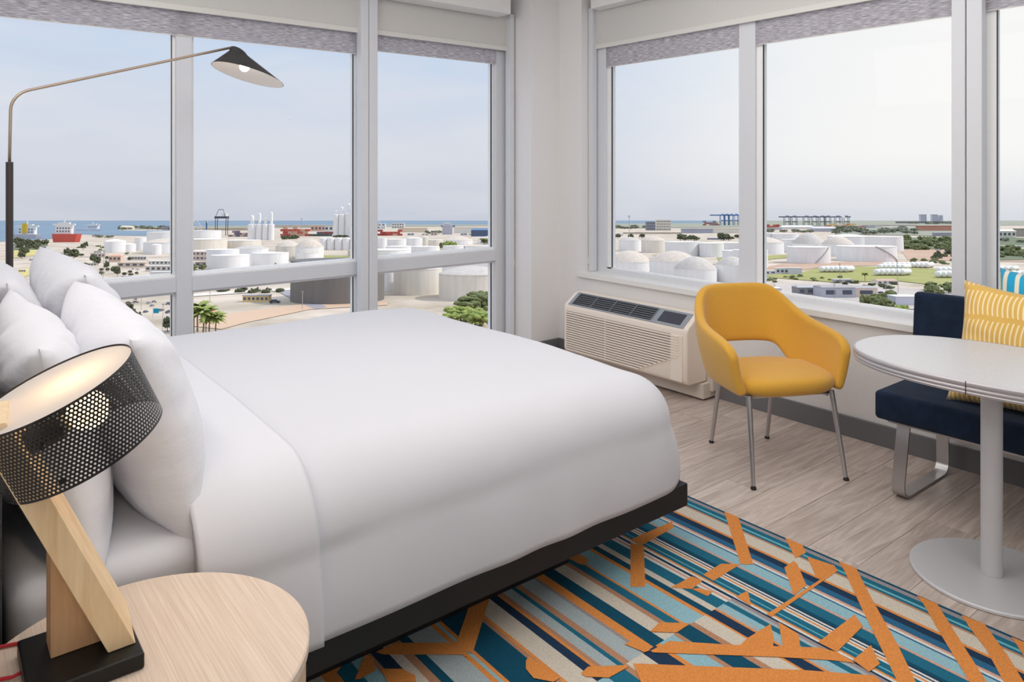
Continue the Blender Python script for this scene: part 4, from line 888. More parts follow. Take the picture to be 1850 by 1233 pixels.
# ---------------------------------------------- buildings
BM = {}
def bmatl(c):
    c = tuple(int(v*0.93) for v in c); k = 'paint_%d_%d_%d' % c
    return mat(k, c, 0.8)
def house(x0, x1, base, top, depth_px, wall, roof, label, cat='building', yaw=0, gable=0, wins=0, name='building', group=None, rows=1, wcol=(92, 96, 108)):
    Y = dist(base); w_ = (x1-x0)*Y/1325; h = hgt(top, Y); d = depth_px*Y/1325
    o = gempty(name, (x0+x1)/2, base, yaw, Y=Y, label=label, cat=cat, group=group)
    MB().box(-w_/2, w_/2, 0, d, -1, h).build('walls', bmatl(wall), o)
    e = 0.02*w_
    if gable:
        g_ = gable*Y/1325
        MB().add([(-w_/2-e, -e, h), (w_/2+e, -e, h), (w_/2+e, d+e, h), (-w_/2-e, d+e, h), (-w_/2+g_, d/2, h+g_), (w_/2-g_, d/2, h+g_)], [(0, 1, 5, 4), (2, 3, 4, 5), (1, 2, 5), (3, 0, 4), (3, 2, 1, 0)]).build('roof', bmatl(roof), o)
    else:
        MB().box(-w_/2-e, w_/2+e, -e, d+e, h, h+max(0.3, h*0.06)).build('roof', bmatl(roof), o)
    for r_ in range(rows):
        for i in range(wins):
            cx_ = -w_/2+w_*(i+0.5)/wins; cz = h*(r_+0.55)/rows
            boxo('window', (cx_-w_/wins*0.28, cx_+w_/wins*0.28, -0.15, -0.02, cz-h/rows*0.2, cz+h/rows*0.2), bmatl(wcol), o)
    return o
H = [
 (1168, 1190, 416.5, 401.5, 10, (150, 152, 164), (170, 170, 176), 'grey wing of the far hotel block in the side window', 7, 3),
 (1186, 1212, 417, 398.5, 10, (228, 222, 206), (236, 232, 220), 'cream hotel block on the horizon in the side window', 8, 4),
 (1103, 1126, 427, 422, 8, (236, 234, 232), (244, 244, 244), 'long white shed beside the side window jamb', 0, 1),
 (1126, 1232, 423, 420, 6, (226, 218, 206), (232, 226, 214), 'long low cream shed behind the domed tanks', 0, 1),
 (1232, 1290, 421.5, 413.5, 8, (176, 178, 196), (226, 226, 228), 'lavender grey shed below the red far containers', 0, 1),
 (1288, 1345, 421.5, 413, 8, (232, 228, 216), (240, 238, 230), 'cream shed below the blue cranes', 0, 1),
 (1279, 1306, 433, 430.5, 6, (120, 124, 150), (240, 240, 244), 'low blue walled shed behind the fourth tank', 0, 1),
 (1412, 1470, 414, 410.5, 6, (238, 236, 232), (244, 244, 242), 'long white warehouse under the dark cranes', 0, 1),
 (1468, 1508, 419, 413, 8, (196, 196, 206), (216, 216, 222), 'grey warehouse under the dark cranes', 0, 1),
 (1365, 1398, 419, 411, 8, (222, 210, 198), (226, 160, 150), 'red roofed building beside the side window mullion', 0, 1),
 (1660, 1724, 417.5, 408.5, 10, (208, 150, 130), (216, 140, 116), 'terracotta roofed block below the far towers', 0, 1),
 (1560, 1656, 409, 406.5, 6, (226, 226, 228), (236, 236, 238), 'string of white roofs on the right horizon', 0, 1),
 (1690, 1724, 427, 421, 10, (168, 168, 180), (190, 190, 200), 'grey roofed shed by the wide mullion', 0, 1),
 (1780, 1836, 430, 418, 10, (236, 230, 216), (240, 236, 224), 'long cream warehouse right of the wide mullion', 7, 1),
 (1838, 1880, 428, 414, 10, (158, 152, 146), (150, 146, 140), 'brown grey hall at the right picture edge', 0, 1),
 (1780, 1850, 447, 444.5, 8, (222, 222, 228), (236, 236, 238), 'low white sheds above the hedge on the right', 0, 1),
 (1664, 1674.5, 404, 388.5, 6, (214, 214, 222), (206, 206, 214), 'left of the hazy far towers', 3, 6),  # far towers: haze is put into their pale wall and roof colours
 (1685, 1694.5, 404, 388.5, 6, (214, 214, 222), (206, 206, 214), 'middle one of the hazy far towers', 3, 6),
 (1698, 1704, 404, 390, 6, (214, 214, 222), (206, 206, 214), 'right and slimmest of the hazy far towers', 2, 6),
 (1620, 1724, 404, 400.5, 4, (188, 188, 194), (184, 184, 190), 'dim low skyline below the far towers', 0, 1),
 (330, 450, 416.5, 412.8, 6, (226, 214, 196), (236, 226, 208), 'sandy wharf shed behind the gantry crane', 0, 1),
 (494, 600, 412, 407, 8, (232, 226, 218), (240, 236, 228), 'long white wharf shed behind the red containers', 0, 1),
 (561, 588, 418, 408.5, 8, (226, 186, 166), (232, 210, 196), 'salmon coloured building right of the containers', 4, 1),
 (586, 602, 419, 408, 8, (232, 226, 220), (140, 176, 190), 'white block with teal base beside the tall silos', 2, 1),
 (628, 645, 464, 453, 14, (226, 214, 200), (236, 228, 216), 'cream hut left of the third mullion', 0, 1),
 (708, 730, 413, 404, 8, (230, 228, 222), (238, 236, 232), 'white block with windows in the third pane', 5, 2),
 (681, 696, 414, 404.5, 8, (226, 226, 226), (238, 238, 238), 'white block at the left edge of the third pane', 2, 2),
 (720, 772, 420, 412.5, 8, (232, 214, 192), (236, 222, 202), 'pale sandy shed in the third pane', 0, 1),
 (820, 893, 421, 411.5, 8, (238, 236, 230), (242, 240, 236), 'long white hall at the right of the third pane', 0, 1),
 (799, 817, 424, 408, 8, (190, 190, 200), (206, 206, 214), 'grey building left of the long white hall', 0, 1),
 (851, 893, 427.5, 416, 10, (84, 106, 142), (106, 138, 176), 'blue warehouse beside the window jamb', 6, 1),
 (306, 330, 414, 398.5, 8, (224, 212, 206), (232, 222, 214), 'pale tower block behind the first mullion', 2, 3),
 (216, 240, 415.2, 411, 6, (228, 216, 190), (232, 220, 200), 'cream house among trees on the spit', 2, 1),
 (292, 306, 416, 409, 6, (150, 152, 164), (160, 160, 170), 'grey loading frame on the spit', 0, 1),
 (163, 190, 466, 458, 12, (214, 196, 186), (228, 214, 200), 'tan low building left of the white domed tanks', 4, 1),
 (232, 264, 470, 464, 12, (214, 206, 200), (232, 226, 216), 'grey windowed building below the small tanks', 6, 1),
 (196, 218, 473, 463, 10, (228, 196, 176), (224, 176, 150), 'peach roofed house below the domed tank', 3, 1),
 (266, 318, 479, 472, 14, (238, 236, 230), (244, 242, 238), 'long white building beside the first mullion', 7, 1),
 (212, 262, 483, 475, 14, (226, 206, 190), (230, 214, 198), 'pinkish flat roofed building above the pillow', 4, 1),
 (262, 320, 491, 481, 16, (232, 224, 214), (238, 230, 220), 'cream building with dark doors beside the mullion', 6, 1),
 (270, 318, 502, 492, 12, (236, 236, 238), (242, 242, 244), 'white boxy building just above the transom', 0, 1),
 (346, 376, 471, 455, 12, (222, 200, 190), (230, 214, 204), 'pinkish pump house right of the first mullion', 4, 2),
 (352, 384, 482, 474, 10, (206, 190, 176), (220, 206, 192), 'tan shed in front of the palm, right of the mullion', 3, 1),
 (438, 485, 546, 535, 16, (236, 206, 150), (178, 174, 178), 'yellow building with grey roof in the parking yard', 6, 1),
 (365, 384, 573, 560, 12, (226, 170, 148), (216, 150, 128), 'terracotta hut behind the palms in the lower pane', 0, 1),
 (1381, 1402, 496, 490, 8, (226, 226, 232), (238, 238, 240), 'leftmost of the three small white huts in the wide pane', 2, 1),
 (1402, 1425, 495.5, 485.5, 8, (222, 222, 228), (236, 236, 238), 'middle hut of the three with dark doors', 3, 1),
 (1426, 1449, 496.5, 485, 8, (216, 216, 226), (240, 240, 242), 'right and tallest of the three small white huts', 0, 1),
 (1486, 1546, 539, 520, 40, (196, 196, 204), (170, 164, 164), 'long grey warehouse below the lawn', 2, 1),
 (1545, 1586, 538, 521, 40, (238, 216, 202), (176, 170, 168), 'warehouse end with salmon white wall', 1, 1),
 (1442, 1486, 534, 520, 30, (150, 146, 148), (186, 182, 182), 'shadowed carport end of the warehouse', 3, 1),
 (1585, 1623, 514, 508, 22, (236, 232, 226), (200, 170, 150), 'brown roofed house behind the warehouse', 4, 1),
 (1508, 1540, 512, 506, 12, (190, 186, 190), (206, 200, 198), 'small grey shed beside the mast', 2, 1),
 (1619, 1660, 553, 537, 30, (214, 214, 226), (240, 240, 242), 'white roofed shed left of the bench back', 0, 1),
 (1368, 1412, 531, 522, 24, (222, 220, 220), (236, 236, 236), 'white roof peeking over the yellow chair', 0, 1),
]
for x0, x1, b_, t_, d_, wc, rc, lb, wn, rw in H:
    house(x0, x1, b_, t_, d_, wc, rc, lb, wins=wn, rows=rw, gable=3 if 'house' in lb and 'white house' not in lb else 0)
# ---------------------------------------------- containers
cols = [(190, 84, 74), (206, 104, 84), (176, 70, 66), (96, 110, 150), (214, 176, 150), (120, 132, 140)]
def containers(x0, x1, base, nrow, step, hpx, label, grp, pal=cols):
    Y = dist(base); w_ = step*0.94*Y/1325; h = hpx*Y/1325; me = {}
    for r_ in range(nrow):
        ci = 0; x = x0+(step*0.5 if r_ % 2 else 0)
        while x < x1-step*(0.4+0.6*r_*0.3):
            if random.random() < 0.86-0.12*r_:
                c_ = random.choice(pal)
                if c_ not in me:
                    q = MB(); q.box(-w_/2, w_/2, 0, w_*0.4, 0, h*0.97)
                    for k in range(7): q.box(-w_/2+w_*(k+0.3)/7, -w_/2+w_*(k+0.6)/7, -w_*0.012, 0, h*0.05, h*0.92)
                    me[c_] = q.mesh('shipping_container', bmatl(c_))
                o = bpy.data.objects.new('shipping_container', me[c_]); COL.objects.link(o)
                gplace(o, x+step/2, base); o.matrix_world = Matrix.Translation(UG*(h*r_)) @ o.matrix_world
                tag(o, label+', '+['bottom', 'second', 'third', 'top'][r_]+' layer '+ORD[ci], 'container', grp); ci += 1
            x += step
red = [(190, 84, 74), (206, 104, 84), (176, 70, 66), (198, 92, 80), (214, 176, 150)]
containers(506, 562, 427, 4, 9, 4.3, 'stacked red container between the cream and the tall silos', 'red containers', red)
containers(560, 602, 427, 2, 8, 4.0, 'dark container right of the red container stack', 'dark containers', [(110, 100, 110), (92, 110, 120), (150, 90, 90), (80, 100, 96)])
containers(412, 448, 428, 3, 7, 3.6, 'faded container in the yard left of the cream silos', 'faded containers', [(150, 130, 140), (196, 176, 170), (120, 110, 130), (206, 186, 170)])
containers(682, 726, 426, 3, 9, 3.6, 'red container stacked in the third pane', 'red containers third pane', red)
containers(1264, 1300, 408, 3, 6, 3.0, 'salmon container left of the blue cranes', 'salmon containers', [(206, 140, 120), (190, 110, 100), (140, 150, 170)])
containers(1370, 1412, 411, 2, 6, 2.6, 'far red container left of the dark cranes', 'far red containers', red)
containers(1490, 1545, 409.5, 2, 6, 2.6, 'far yellow container under the dark cranes', 'far yellow containers', [(226, 196, 140), (206, 150, 110), (230, 226, 216)])
# ---------------------------------------------- cranes
def gantry(px, base, top, w_px, label, grp, c=(86, 92, 112), boom=0):
    Y = dist(base); u = Y/1325; h = hgt(top, Y); w_ = w_px*u; t = 0.9*u
    m = bmatl(c); o = gempty('gantry_crane', px, base, Y=Y, label=label, cat='crane', group=grp)
    for sx in (-1, 1):
        for sy in (0, 1):
            MB().box(sx*w_/2-t/2, sx*w_/2+t/2, sy*w_*0.5-t/2, sy*w_*0.5+t/2, -1, h*0.72).build('leg', m, o)
    q = MB(); q.box(-w_*0.6, w_*0.6, -t*0.6, w_*0.5+t*0.6, h*0.66, h*0.74); q.build('cross_beam', m, o)
    q = MB(); q.tube([(-w_*0.5, 0, h*0.72), (-w_*0.22, 0, h)], t*0.5, 6); q.tube([(w_*0.42, 0, h*0.72), (w_*0.2, 0, h)], t*0.45, 6); q.tube([(-w_*0.24, 0, h), (w_*0.22, 0, h)], t*0.6, 6); q.build('apex_frame', m, o)
    boxo('machine_house', (w_*0.05, w_*0.5, 0, w_*0.4, h*0.745, h*0.85), bmatl((232, 230, 230)), o)
    if boom:
        b_ = boom*u; MB().box(-b_ if boom > 0 else 0, 0 if boom > 0 else -b_, -t, t, h*0.86, h*0.93).build('boom', m, o)
gantry(398, 426, 379, 19, 'dark gantry crane rising above the horizon left of the silos', 'harbour cranes', (72, 74, 92))
def stscrane(px, base, beam, half, label, grp, c, fwd):
    Y = dist(base); u = Y/1325; h = hgt(beam, Y); m = bmatl(c); t = 0.7*u
    o = gempty('quay_crane', px, base, Y=Y, label=label, cat='crane', group=grp)
    for sx in (-1, 1):
        MB().box(sx*half*u-t/2, sx*half*u+t/2, -t/2, t/2, -1, h).build('leg', m, o); MB().box(sx*half*u-t/2, sx*half*u+t/2, 6*u-t/2, 6*u+t/2, -1, h).build('leg', m, o)
    MB().box(-half*u, half*u, -t, t, h*0.45, h*0.55).build('sill_beam', m, o)
    MB().box(-(half+fwd)*u, (half+fwd*0.35)*u, -t, 6*u+t, h, h+2.0*u).build('boom', m, o)
    boxo('machine_house', (-half*0.4*u, half*0.7*u, 0, 4*u, h+2.0*u, h+3.6*u), bmatl(tuple(min(255, v+70) for v in c)), o)
for i, x in enumerate((1423, 1436, 1458, 1473, 1487, 1497, 1515, 1530)):
    stscrane(x, 408.5, 393.2, 4.6, ['first', 'second', 'third', 'fourth', 'fifth', 'sixth', 'seventh', 'eighth'][i]+' from the mullion of the dark quay cranes on the horizon', 'dark quay cranes', (112, 114, 128), 9 if i in (0, 2, 4) else 4 if i < 7 else -12)
for i, x in enumerate((1306, 1314, 1322, 1331)):
    stscrane(x, 407.5, 390, 3.6, ['leftmost', 'second', 'third', 'rightmost'][i]+' of the blue quay cranes left of the mullion', 'blue quay cranes', (92, 130, 186), 18 if i == 0 else 3)
for i, (x, lx) in enumerate(((350, -4), (358, -6), (363, -5), (686, -4), (692, -6))):
    Y = dist(418); u = Y/1325; o = gempty('jib_crane', x, 418, Y=Y, label=['white deck crane boom nearest the first mullion', 'middle one of the white deck crane booms', 'white deck crane boom by the blue mast', 'thin white boom at the left of the third pane', 'second thin white boom in the third pane'][i], cat='crane', group='white crane booms')
    MB().box(-u*0.8, u*0.8, -u*0.8, u*0.8, -1, 9*u).build('tower', bmatl((226, 224, 226)), o)
    MB().tube([(0, 0, 8*u), (lx*u*1.6, 0, 20*u)], 0.45*u, 6).build('boom', bmatl((230, 228, 230)), o)
o = gempty('mast', 373, 418, label='slim blue tower beside the dark gantry crane', cat='tower'); Y = dist(418); u = Y/1325
MB().box(-u*1.1, u*1.1, -u, u, -1, hgt(400, Y)).build('shaft', bmatl((84, 116, 160)), o); boxo('cab', (-u*1.8, u*1.2, -u, u, hgt(403, Y), hgt(400, Y)), bmatl((232, 232, 236)), o)
# ---------------------------------------------- ships
def ship(x0, x1, base, deck, hull, house_top, hx0, hx1, label, hullc, funnel=None, lines=True):
    Y = dist(base); u = Y/1325; L_ = (x1-x0)*u; hd = hgt(deck, Y); ht = hgt(house_top, Y); o = gempty('cargo_ship', (x0+x1)/2, base, Y=Y, label=label, cat='ship')
    n_ = 12; rows = []
    for k, (sc, z) in enumerate(((0.86, -1), (0.95, hd*0.5), (1.0, hd))):
        rows.append([(-L_/2*sc, 0.1*L_, z), (-L_/2*sc*0.96, 0, z), (0, -0.03*L_, z), (L_/2*sc*0.8, 0.02*L_, z), (L_/2*sc*1.02, 0.16*L_, z), (L_/2*sc*0.8, 0.3*L_, z), (-L_/2*sc*0.96, 0.3*L_, z)])
    q = MB().grid(rows, False, True); q.add(rows[-1], [tuple(range(7))]); q.build('hull', bmatl(hullc), o)
    cx_ = ((hx0+hx1)/2-(x0+x1)/2)*u; hw = (hx1-hx0)/2*u; st = ht-hd
    wh = bmatl((238, 236, 234)); q = MB()
    hs = MB().box(cx_-hw*0.72, cx_+hw*0.72, 0.04*L_, 0.2*L_, hd, hd+st*0.55).build('deckhouse', wh, o)
    for i in range(5):
        for r_ in range(2): boxo('window', (cx_-hw*0.6+hw*0.26*i, cx_-hw*0.46+hw*0.26*i, 0.035*L_, 0.039*L_, hd+st*(0.12+0.2*r_), hd+st*(0.22+0.2*r_)), bmatl((110, 116, 128)), hs)
    MB().box(cx_-hw, cx_+hw, 0.05*L_, 0.12*L_, hd+st*0.551, hd+st*0.66).build('bridge_wing', wh, o)
    MB().box(cx_-hw*0.5, cx_+hw*0.5, 0.05*L_, 0.16*L_, hd+st*0.661, hd+st*0.74).build('wheelhouse', wh, o)
    MB().box(cx_-hw*0.06, cx_+hw*0.06, 0.08*L_, 0.1*L_, hd+st*0.741, ht).build('mast', wh, o)
    if funnel: MB().box(cx_-hw*0.3, cx_+hw*0.1, 0.005*L_, 0.03*L_, hd+st*0.1, hd+st*0.8).build('funnel', bmatl(funnel), o)
ship(22, 70, 432, 424, 0, 399, 24, 66, 'white ship with yellow funnel beside the lamp pole', (196, 190, 196), (238, 196, 60))
ship(92, 142, 438, 423, 0, 395, 92, 132, 'red hulled ship with white bridge left of the domed tanks', (206, 92, 78))
ship(134, 178, 418, 413.5, 0, 402, 152, 178, 'white ship lying in the channel behind the red one', (214, 216, 226))
ship(796, 822, 411, 407, 0, 401.5, 799, 816, 'blue and white ship beyond the long hall', (96, 116, 160))
# ---------------------------------------------- trees
LEAF = [mat('leaf_dark', (84, 88, 60), 0.9, nscale=0.5, col2=(62, 66, 44)), mat('leaf_mid', (112, 118, 72), 0.9, nscale=0.5, col2=(84, 92, 54)), mat('leaf_light', (150, 160, 84), 0.9, nscale=0.6, col2=(112, 126, 60)), mat('leaf_far', (124, 128, 108), 0.9, nscale=0.2, col2=(104, 108, 88))]  # leaf tones paled to carry some haze, the far one greyest
M_bark = mat('bark', (116, 98, 80), 0.9)
ICO = []
_b = bmesh.new(); bmesh.ops.create_icosphere(_b, subdivisions=1, radius=1); _b.verts.index_update()
ICO = ([v.co.copy() for v in _b.verts], [tuple(v.index for v in f.verts) for f in _b.faces]); _b.free()
def blob(q, c, r, sq=0.8):
    vs = [Vector(c)+Vector((v.x*r, v.y*r, v.z*r*sq))*(0.75+0.5*random.random()) for v in ICO[0]]; q.add(vs, ICO[1])
CROWN = {}
def crown(kind, var):
    k = (kind, var)
    if k not in CROWN:
        q = MB(); random.seed(100+var+kind*10)
        for i in range(46):
            a = random.random()*2*PI; rr = math.sqrt(random.random())*0.42; z = 0.30+0.62*random.random()*(1-rr*0.7); blob(q, (rr*math.cos(a), rr*math.sin(a), z), 0.09+0.08*random.random())
        t = MB(); t.tube([(0, 0, -0.05), (0.01, 0.01, 0.3), (0, 0, 0.6)], [0.05, 0.035, 0.02], 6)
        for s in range(4):
            a = s*PI/2+0.4; t.tube([(0, 0, 0.35), (0.2*math.cos(a), 0.2*math.sin(a), 0.62)], [0.022, 0.012], 5)
        CROWN[k] = (q.mesh('crown', LEAF[kind]), t.mesh('trunk', M_bark))
    return CROWN[k]
def tree(px, base, top, wide, kind, label, grp, name='tree', low=False):
    Y = dist(base); h = hgt(top, Y); w_ = wide*Y/1325; cm, tm = crown(kind, random.randint(0, 2))
    o = gempty(name, px, base, random.random()*6, Y=Y, label=label, cat='bush' if low else 'tree', group=grp)
    o.matrix_world = o.matrix_world @ Matrix.Diagonal((w_, w_, h*(1.9 if low else 1.0), 1))
    if low: o.matrix_world = o.matrix_world @ Matrix.Translation((0, 0, -0.47))
    for nm, m_ in (('crown', cm), ('trunk', tm)):
        c_ = bpy.data.objects.new(nm, m_); COL.objects.link(c_); c_.parent = o
PALM = None
def palm(px, base, top, label, grp):
    global PALM
    if PALM is None:
        q = MB(); random.seed(5)
        for i in range(34):
            a = 2*PI*i/17+random.random()*0.3; up = random.uniform(-0.3, 0.9); rows = []
            for k in range(7):
                t = k/6; r = 0.42*t; z = 0.8+up*0.42*t-0.42*t*t*(0.5+0.3*random.random()*0); wd = 0.075*math.sin(PI*min(1, t*0.9+0.1))+0.004
                c = Vector((r*math.cos(a), r*math.sin(a), z)); n_ = Vector((-math.sin(a), math.cos(a), 0))
                rows.append([c+n_*wd-Vector((0, 0, wd*0.6)), c, c-n_*wd-Vector((0, 0, wd*0.6))])
            q.grid(rows)
        t = MB(); t.tube([(0, 0, -0.05), (0.02, 0, 0.4), (0, 0, 0.81)], [0.03, 0.024, 0.02], 8)
        PALM = (q.mesh('fronds', LEAF[2]), t.mesh('trunk', M_bark))
    Y = dist(base); h = hgt(top, Y); o = gempty('palm_tree', px, base, random.random()*6, Y=Y, label=label, cat='palm', group=grp)
    o.matrix_world = o.matrix_world @ Matrix.Diagonal((h, h, h, 1))
    for nm, m_ in (('fronds', PALM[0]), ('trunk', PALM[1])):
        c_ = bpy.data.objects.new(nm, m_); COL.objects.link(c_); c_.parent = o
random.seed(31)
def clump(n, x0, x1, b0, b1, hpx, wpx, kind, label, grp, low=False):
    xs = sorted(random.uniform(x0, x1) for _ in range(n)); bs = [random.uniform(b0, b1) for _ in range(n)]
    mid = sorted(bs)[n//2]; cnt = {}
    for x_, b_ in zip(xs, bs):
        k = '' if n <= 20 else ('front ' if b_ >= mid else 'rear '); cnt[k] = cnt.get(k, 0)+1
        tree(x_, b_, b_-hpx*random.uniform(0.75, 1.2), wpx*random.uniform(0.8, 1.3), kind, k+label+', '+ORD[cnt[k]-1]+' from left', grp, 'bush' if low else 'tree', low)
clump(16, 30, 80, 442, 452, 13, 13, 0, 'dark tree in the clump below the ship with yellow funnel', 'trees below the yellow funnel ship')
clump(6, 32, 50, 452, 470, 12, 12, 0, 'dark tree trailing down beside the lamp pole', 'trees beside the lamp pole')
li_ = 0
for x, b_, t_, w_ in sorted(((121, 462, 447, 12), (133, 470, 448, 18), (84, 442, 432, 8), (150, 452, 438, 9), (155, 448, 436, 8), (168, 476, 458, 12), (176, 480, 462, 12), (192, 487, 470, 10), (166, 498, 484, 10), (212, 500, 480, 10), (206, 494, 480, 12))):
    li_ += 1; tree(x, b_, t_, w_, 0, 'lone dark tree on pale ground left of the white tanks, '+ORD[li_-1]+' in order', 'lone trees left of the tanks')
clump(5, 170, 200, 428, 431, 6, 12, 3, 'far tree on the shore between red ship and domed tank', 'shore trees behind the red ship')
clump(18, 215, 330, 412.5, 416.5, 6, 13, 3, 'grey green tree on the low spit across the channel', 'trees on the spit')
clump(8, 500, 545, 430, 433, 6, 12, 0, 'dark bush below the red containers', 'bushes below the red containers', True)
clump(8, 600, 645, 428, 430, 5, 10, 0, 'small dark tree at the foot of the tall silos', 'trees by the tall silos')
clump(3, 346, 366, 487, 492, 14, 15, 1, 'brushy tree by the pump house right of the first mullion', 'trees by the pump house')
clump(5, 488, 510, 483, 487, 9, 12, 1, 'low green bush in front of the streaked tank', 'bushes before the streaked tank', True)
clump(4, 802, 822, 444, 446, 10, 14, 2, 'round green bush among tanks in the third pane', 'bushes in the third pane', True)
clump(3, 796, 800, 451, 452, 13, 7, 1, 'slim green tree left of the round bushes', 'slim trees in the third pane')
clump(4, 872, 893, 441, 444, 12, 18, 1, 'round dark green tree beside the window jamb', 'round trees by the jamb')
clump(9, 765, 800, 422, 424, 6, 8, 3, 'dull tree behind the far tanks in the third pane', 'far trees in the third pane')
clump(6, 836, 880, 562, 572, 36, 44, 1, 'leafy tree hiding the grey domed tank below the transom', 'leafy trees below the transom')
clump(7, 812, 880, 580, 600, 30, 44, 2, 'bright green tree just beyond the foot of the bed', 'bright trees beyond the bed')
clump(14, 348, 528, 524, 531, 8, 16, 0, 'dark hedge bush along the fence behind the parking yard', 'hedge along the parking yard', True)
li_ = 0
for x, b_, t_ in sorted(((349, 612, 552), (366, 614, 550), (378, 610, 562), (390, 610, 564), (357, 600, 543), (372, 606, 572))):
    li_ += 1; palm(x, b_, t_, 'palm tree rising behind the bed in the second pane, '+ORD[li_-1]+' from left', 'palms in the second pane')
li_ = 0
for x, b_, t_ in sorted(((240, 585, 555), (248, 592, 562), (262, 600, 575), (232, 575, 545), (302, 600, 570), (312, 598, 575), (252, 606, 575))):
    li_ += 1; tree(x, b_, t_, 16, 0, 'dark tree in the lower left pane beside the pillow, '+ORD[li_-1]+' from left', 'trees in the lower left pane')
for i_, x in enumerate((1116, 1140, 1160)): tree(x, 431, 422, 12, 0, 'dark tree behind the domed tanks by the jamb, '+ORD[i_]+' from left', 'trees behind the side window domes')
clump(12, 1103, 1180, 410, 414, 5, 12, 3, 'dull far tree left of the hotel block', 'far trees left of the hotel block')
clump(10, 1226, 1262, 432, 436, 9, 14, 0, 'brown green tree behind the flat tanks', 'trees behind the flat tanks')
clump(9, 1296, 1340, 431, 435, 11, 15, 0, 'dense tree left of the side window mullion', 'trees left of the mullion')
clump(22, 1370, 1470, 419, 421, 6, 10, 3, 'distant tree below the dark cranes', 'trees below the dark cranes')
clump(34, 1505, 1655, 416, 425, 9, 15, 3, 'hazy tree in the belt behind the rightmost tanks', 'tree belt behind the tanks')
clump(44, 1630, 1730, 434, 452, 11, 17, 1, 'mangrove bush right of the rightmost tank', 'mangrove bushes', True)
clump(10, 1690, 1730, 455, 468, 9, 15, 0, 'dark scrub bush near the wide mullion', 'scrub near the mullion', True)
clump(24, 1778, 1870, 452, 468, 11, 17, 1, 'green shrub right of the wide mullion', 'shrubs right of the wide mullion', True)
clump(10, 1778, 1870, 434, 441, 7, 15, 3, 'hazy tree before the long cream warehouse', 'trees before the cream warehouse')
clump(10, 1640, 1724, 403.5, 406, 3, 14, 3, 'far woodland tree below the hazy towers', 'woodland below the towers')
clump(13, 1560, 1615, 543, 556, 20, 22, 1, 'dense bush left of the white roofed shed', 'bushes left of the white shed', True)
clump(7, 1615, 1650, 562, 570, 16, 20, 2, 'bright bush against the window sill by the bench', 'bushes by the window sill', True)
clump(12, 1660, 1725, 523, 535, 16, 20, 1, 'green tree behind the top edge of the bench', 'trees behind the bench')
palm(1563, 509, 492, 'lone small palm on the lawn', 'lawn palm')
for i_, (x, b_) in enumerate(((1577, 516), (1600, 519), (1610, 522))): tree(x, b_, b_-6, 14, 1, 'garden bush before the brown roofed house, '+ORD[i_]+' from left', 'garden bushes', 'bush', True)
clump(20, 88, 262, 452, 500, 7, 8, 0, 'small tree scattered over the pale ground below the ships', 'scattered trees below the ships')
clump(16, 130, 330, 444, 462, 4, 9, 1, 'low shrub around the left hand tanks', 'shrubs around the left tanks', True)
clump(16, 1365, 1520, 500, 512, 5, 10, 1, 'low shrub along the lawn edge below the front tank', 'lawn edge shrubs', True)
clump(10, 1525, 1640, 512, 524, 6, 12, 0, 'dark shrub near the brown roofed house', 'shrubs near the brown house', True)
clump(14, 1640, 1724, 470, 478, 5, 12, 1, 'scrub bush behind the rear row of cylinders', 'scrub behind the cylinders', True)
random.seed(77)
for i_, x in enumerate(sorted(random.uniform(12, 205) for _ in range(12))):
    b_ = random.uniform(447, 492); w_ = random.uniform(9, 18)
    house(x-w_/2, x+w_/2, b_, b_-random.uniform(3, 5.5), 8, random.choice([(226, 216, 206), (232, 230, 226), (214, 190, 174), (206, 204, 206)]), random.choice([(236, 228, 216), (200, 190, 182), (222, 196, 176)]), 'tiny low shed between trees left of the tanks, '+ORD[i_]+' from left', wins=3)
for i_, x in enumerate((704, 742, 768, 784, 838, 852)):
    house(x-6, x+6, 425.5, 421+(i_ % 3)*0.8, 6, [(226, 206, 190), (190, 196, 206), (232, 228, 222)][i_ % 3], (236, 226, 214), 'little port office behind the third pane tanks, '+ORD[i_]+' from left', wins=2)
for i_, x in enumerate((1372, 1390, 1406, 1540, 1556, 1572, 1588)):
    house(x-7, x+7, 415.5-(x > 1500)*3, 411.5-(x > 1500)*3, 5, [(236, 232, 226), (206, 150, 140), (196, 198, 206)][i_ % 3], (238, 234, 226), 'pale roof by the horizon cranes and belt, '+ORD[i_]+' from left', wins=0)
# ---------------------------------------------- poles, cars, sign, plane
def pole(px, base, top, label, grp='slim poles outside'):
    Y = dist(base); u = Y/1325; h = hgt(top, Y); o = gempty('utility_pole', px, base, Y=Y, label=label, cat='pole', group=grp)
    MB().tube([(0, 0, -0.5), (0, 0, h)], 0.55*u, 6).build('shaft', M_rail, o); MB().box(-2.2*u, 2.2*u, -0.3*u, 0.3*u, h*0.93, h*0.96).build('cross_arm', M_rail, o)
for a in ((1518, 513, 476, 'slim pole in front of the small cylinder row'), (1622.7, 530, 470, 'tallest dark pole standing on the lawn'), (1508, 544, 513, 'pole in front of the long grey warehouse'), (1601, 538, 507, 'pole beside the brown roofed house'), (546, 560, 526, 'pole with arms before the dark tank'), (379, 545, 517, 'lamp post in the parking yard behind the palms'), (293, 606, 548, 'white pole beside the teal sign'), (1137, 436, 389, 'thin lattice mast at the left of the side window'), (544.5, 418, 394, 'thin mast above the red containers'), (255, 560, 530, 'left one of the poles in the lower left pane'), (186, 504, 452, 'thin pole left of the long white building')): pole(*a)
WHL = mat('tyre', (40, 40, 42), 0.8)
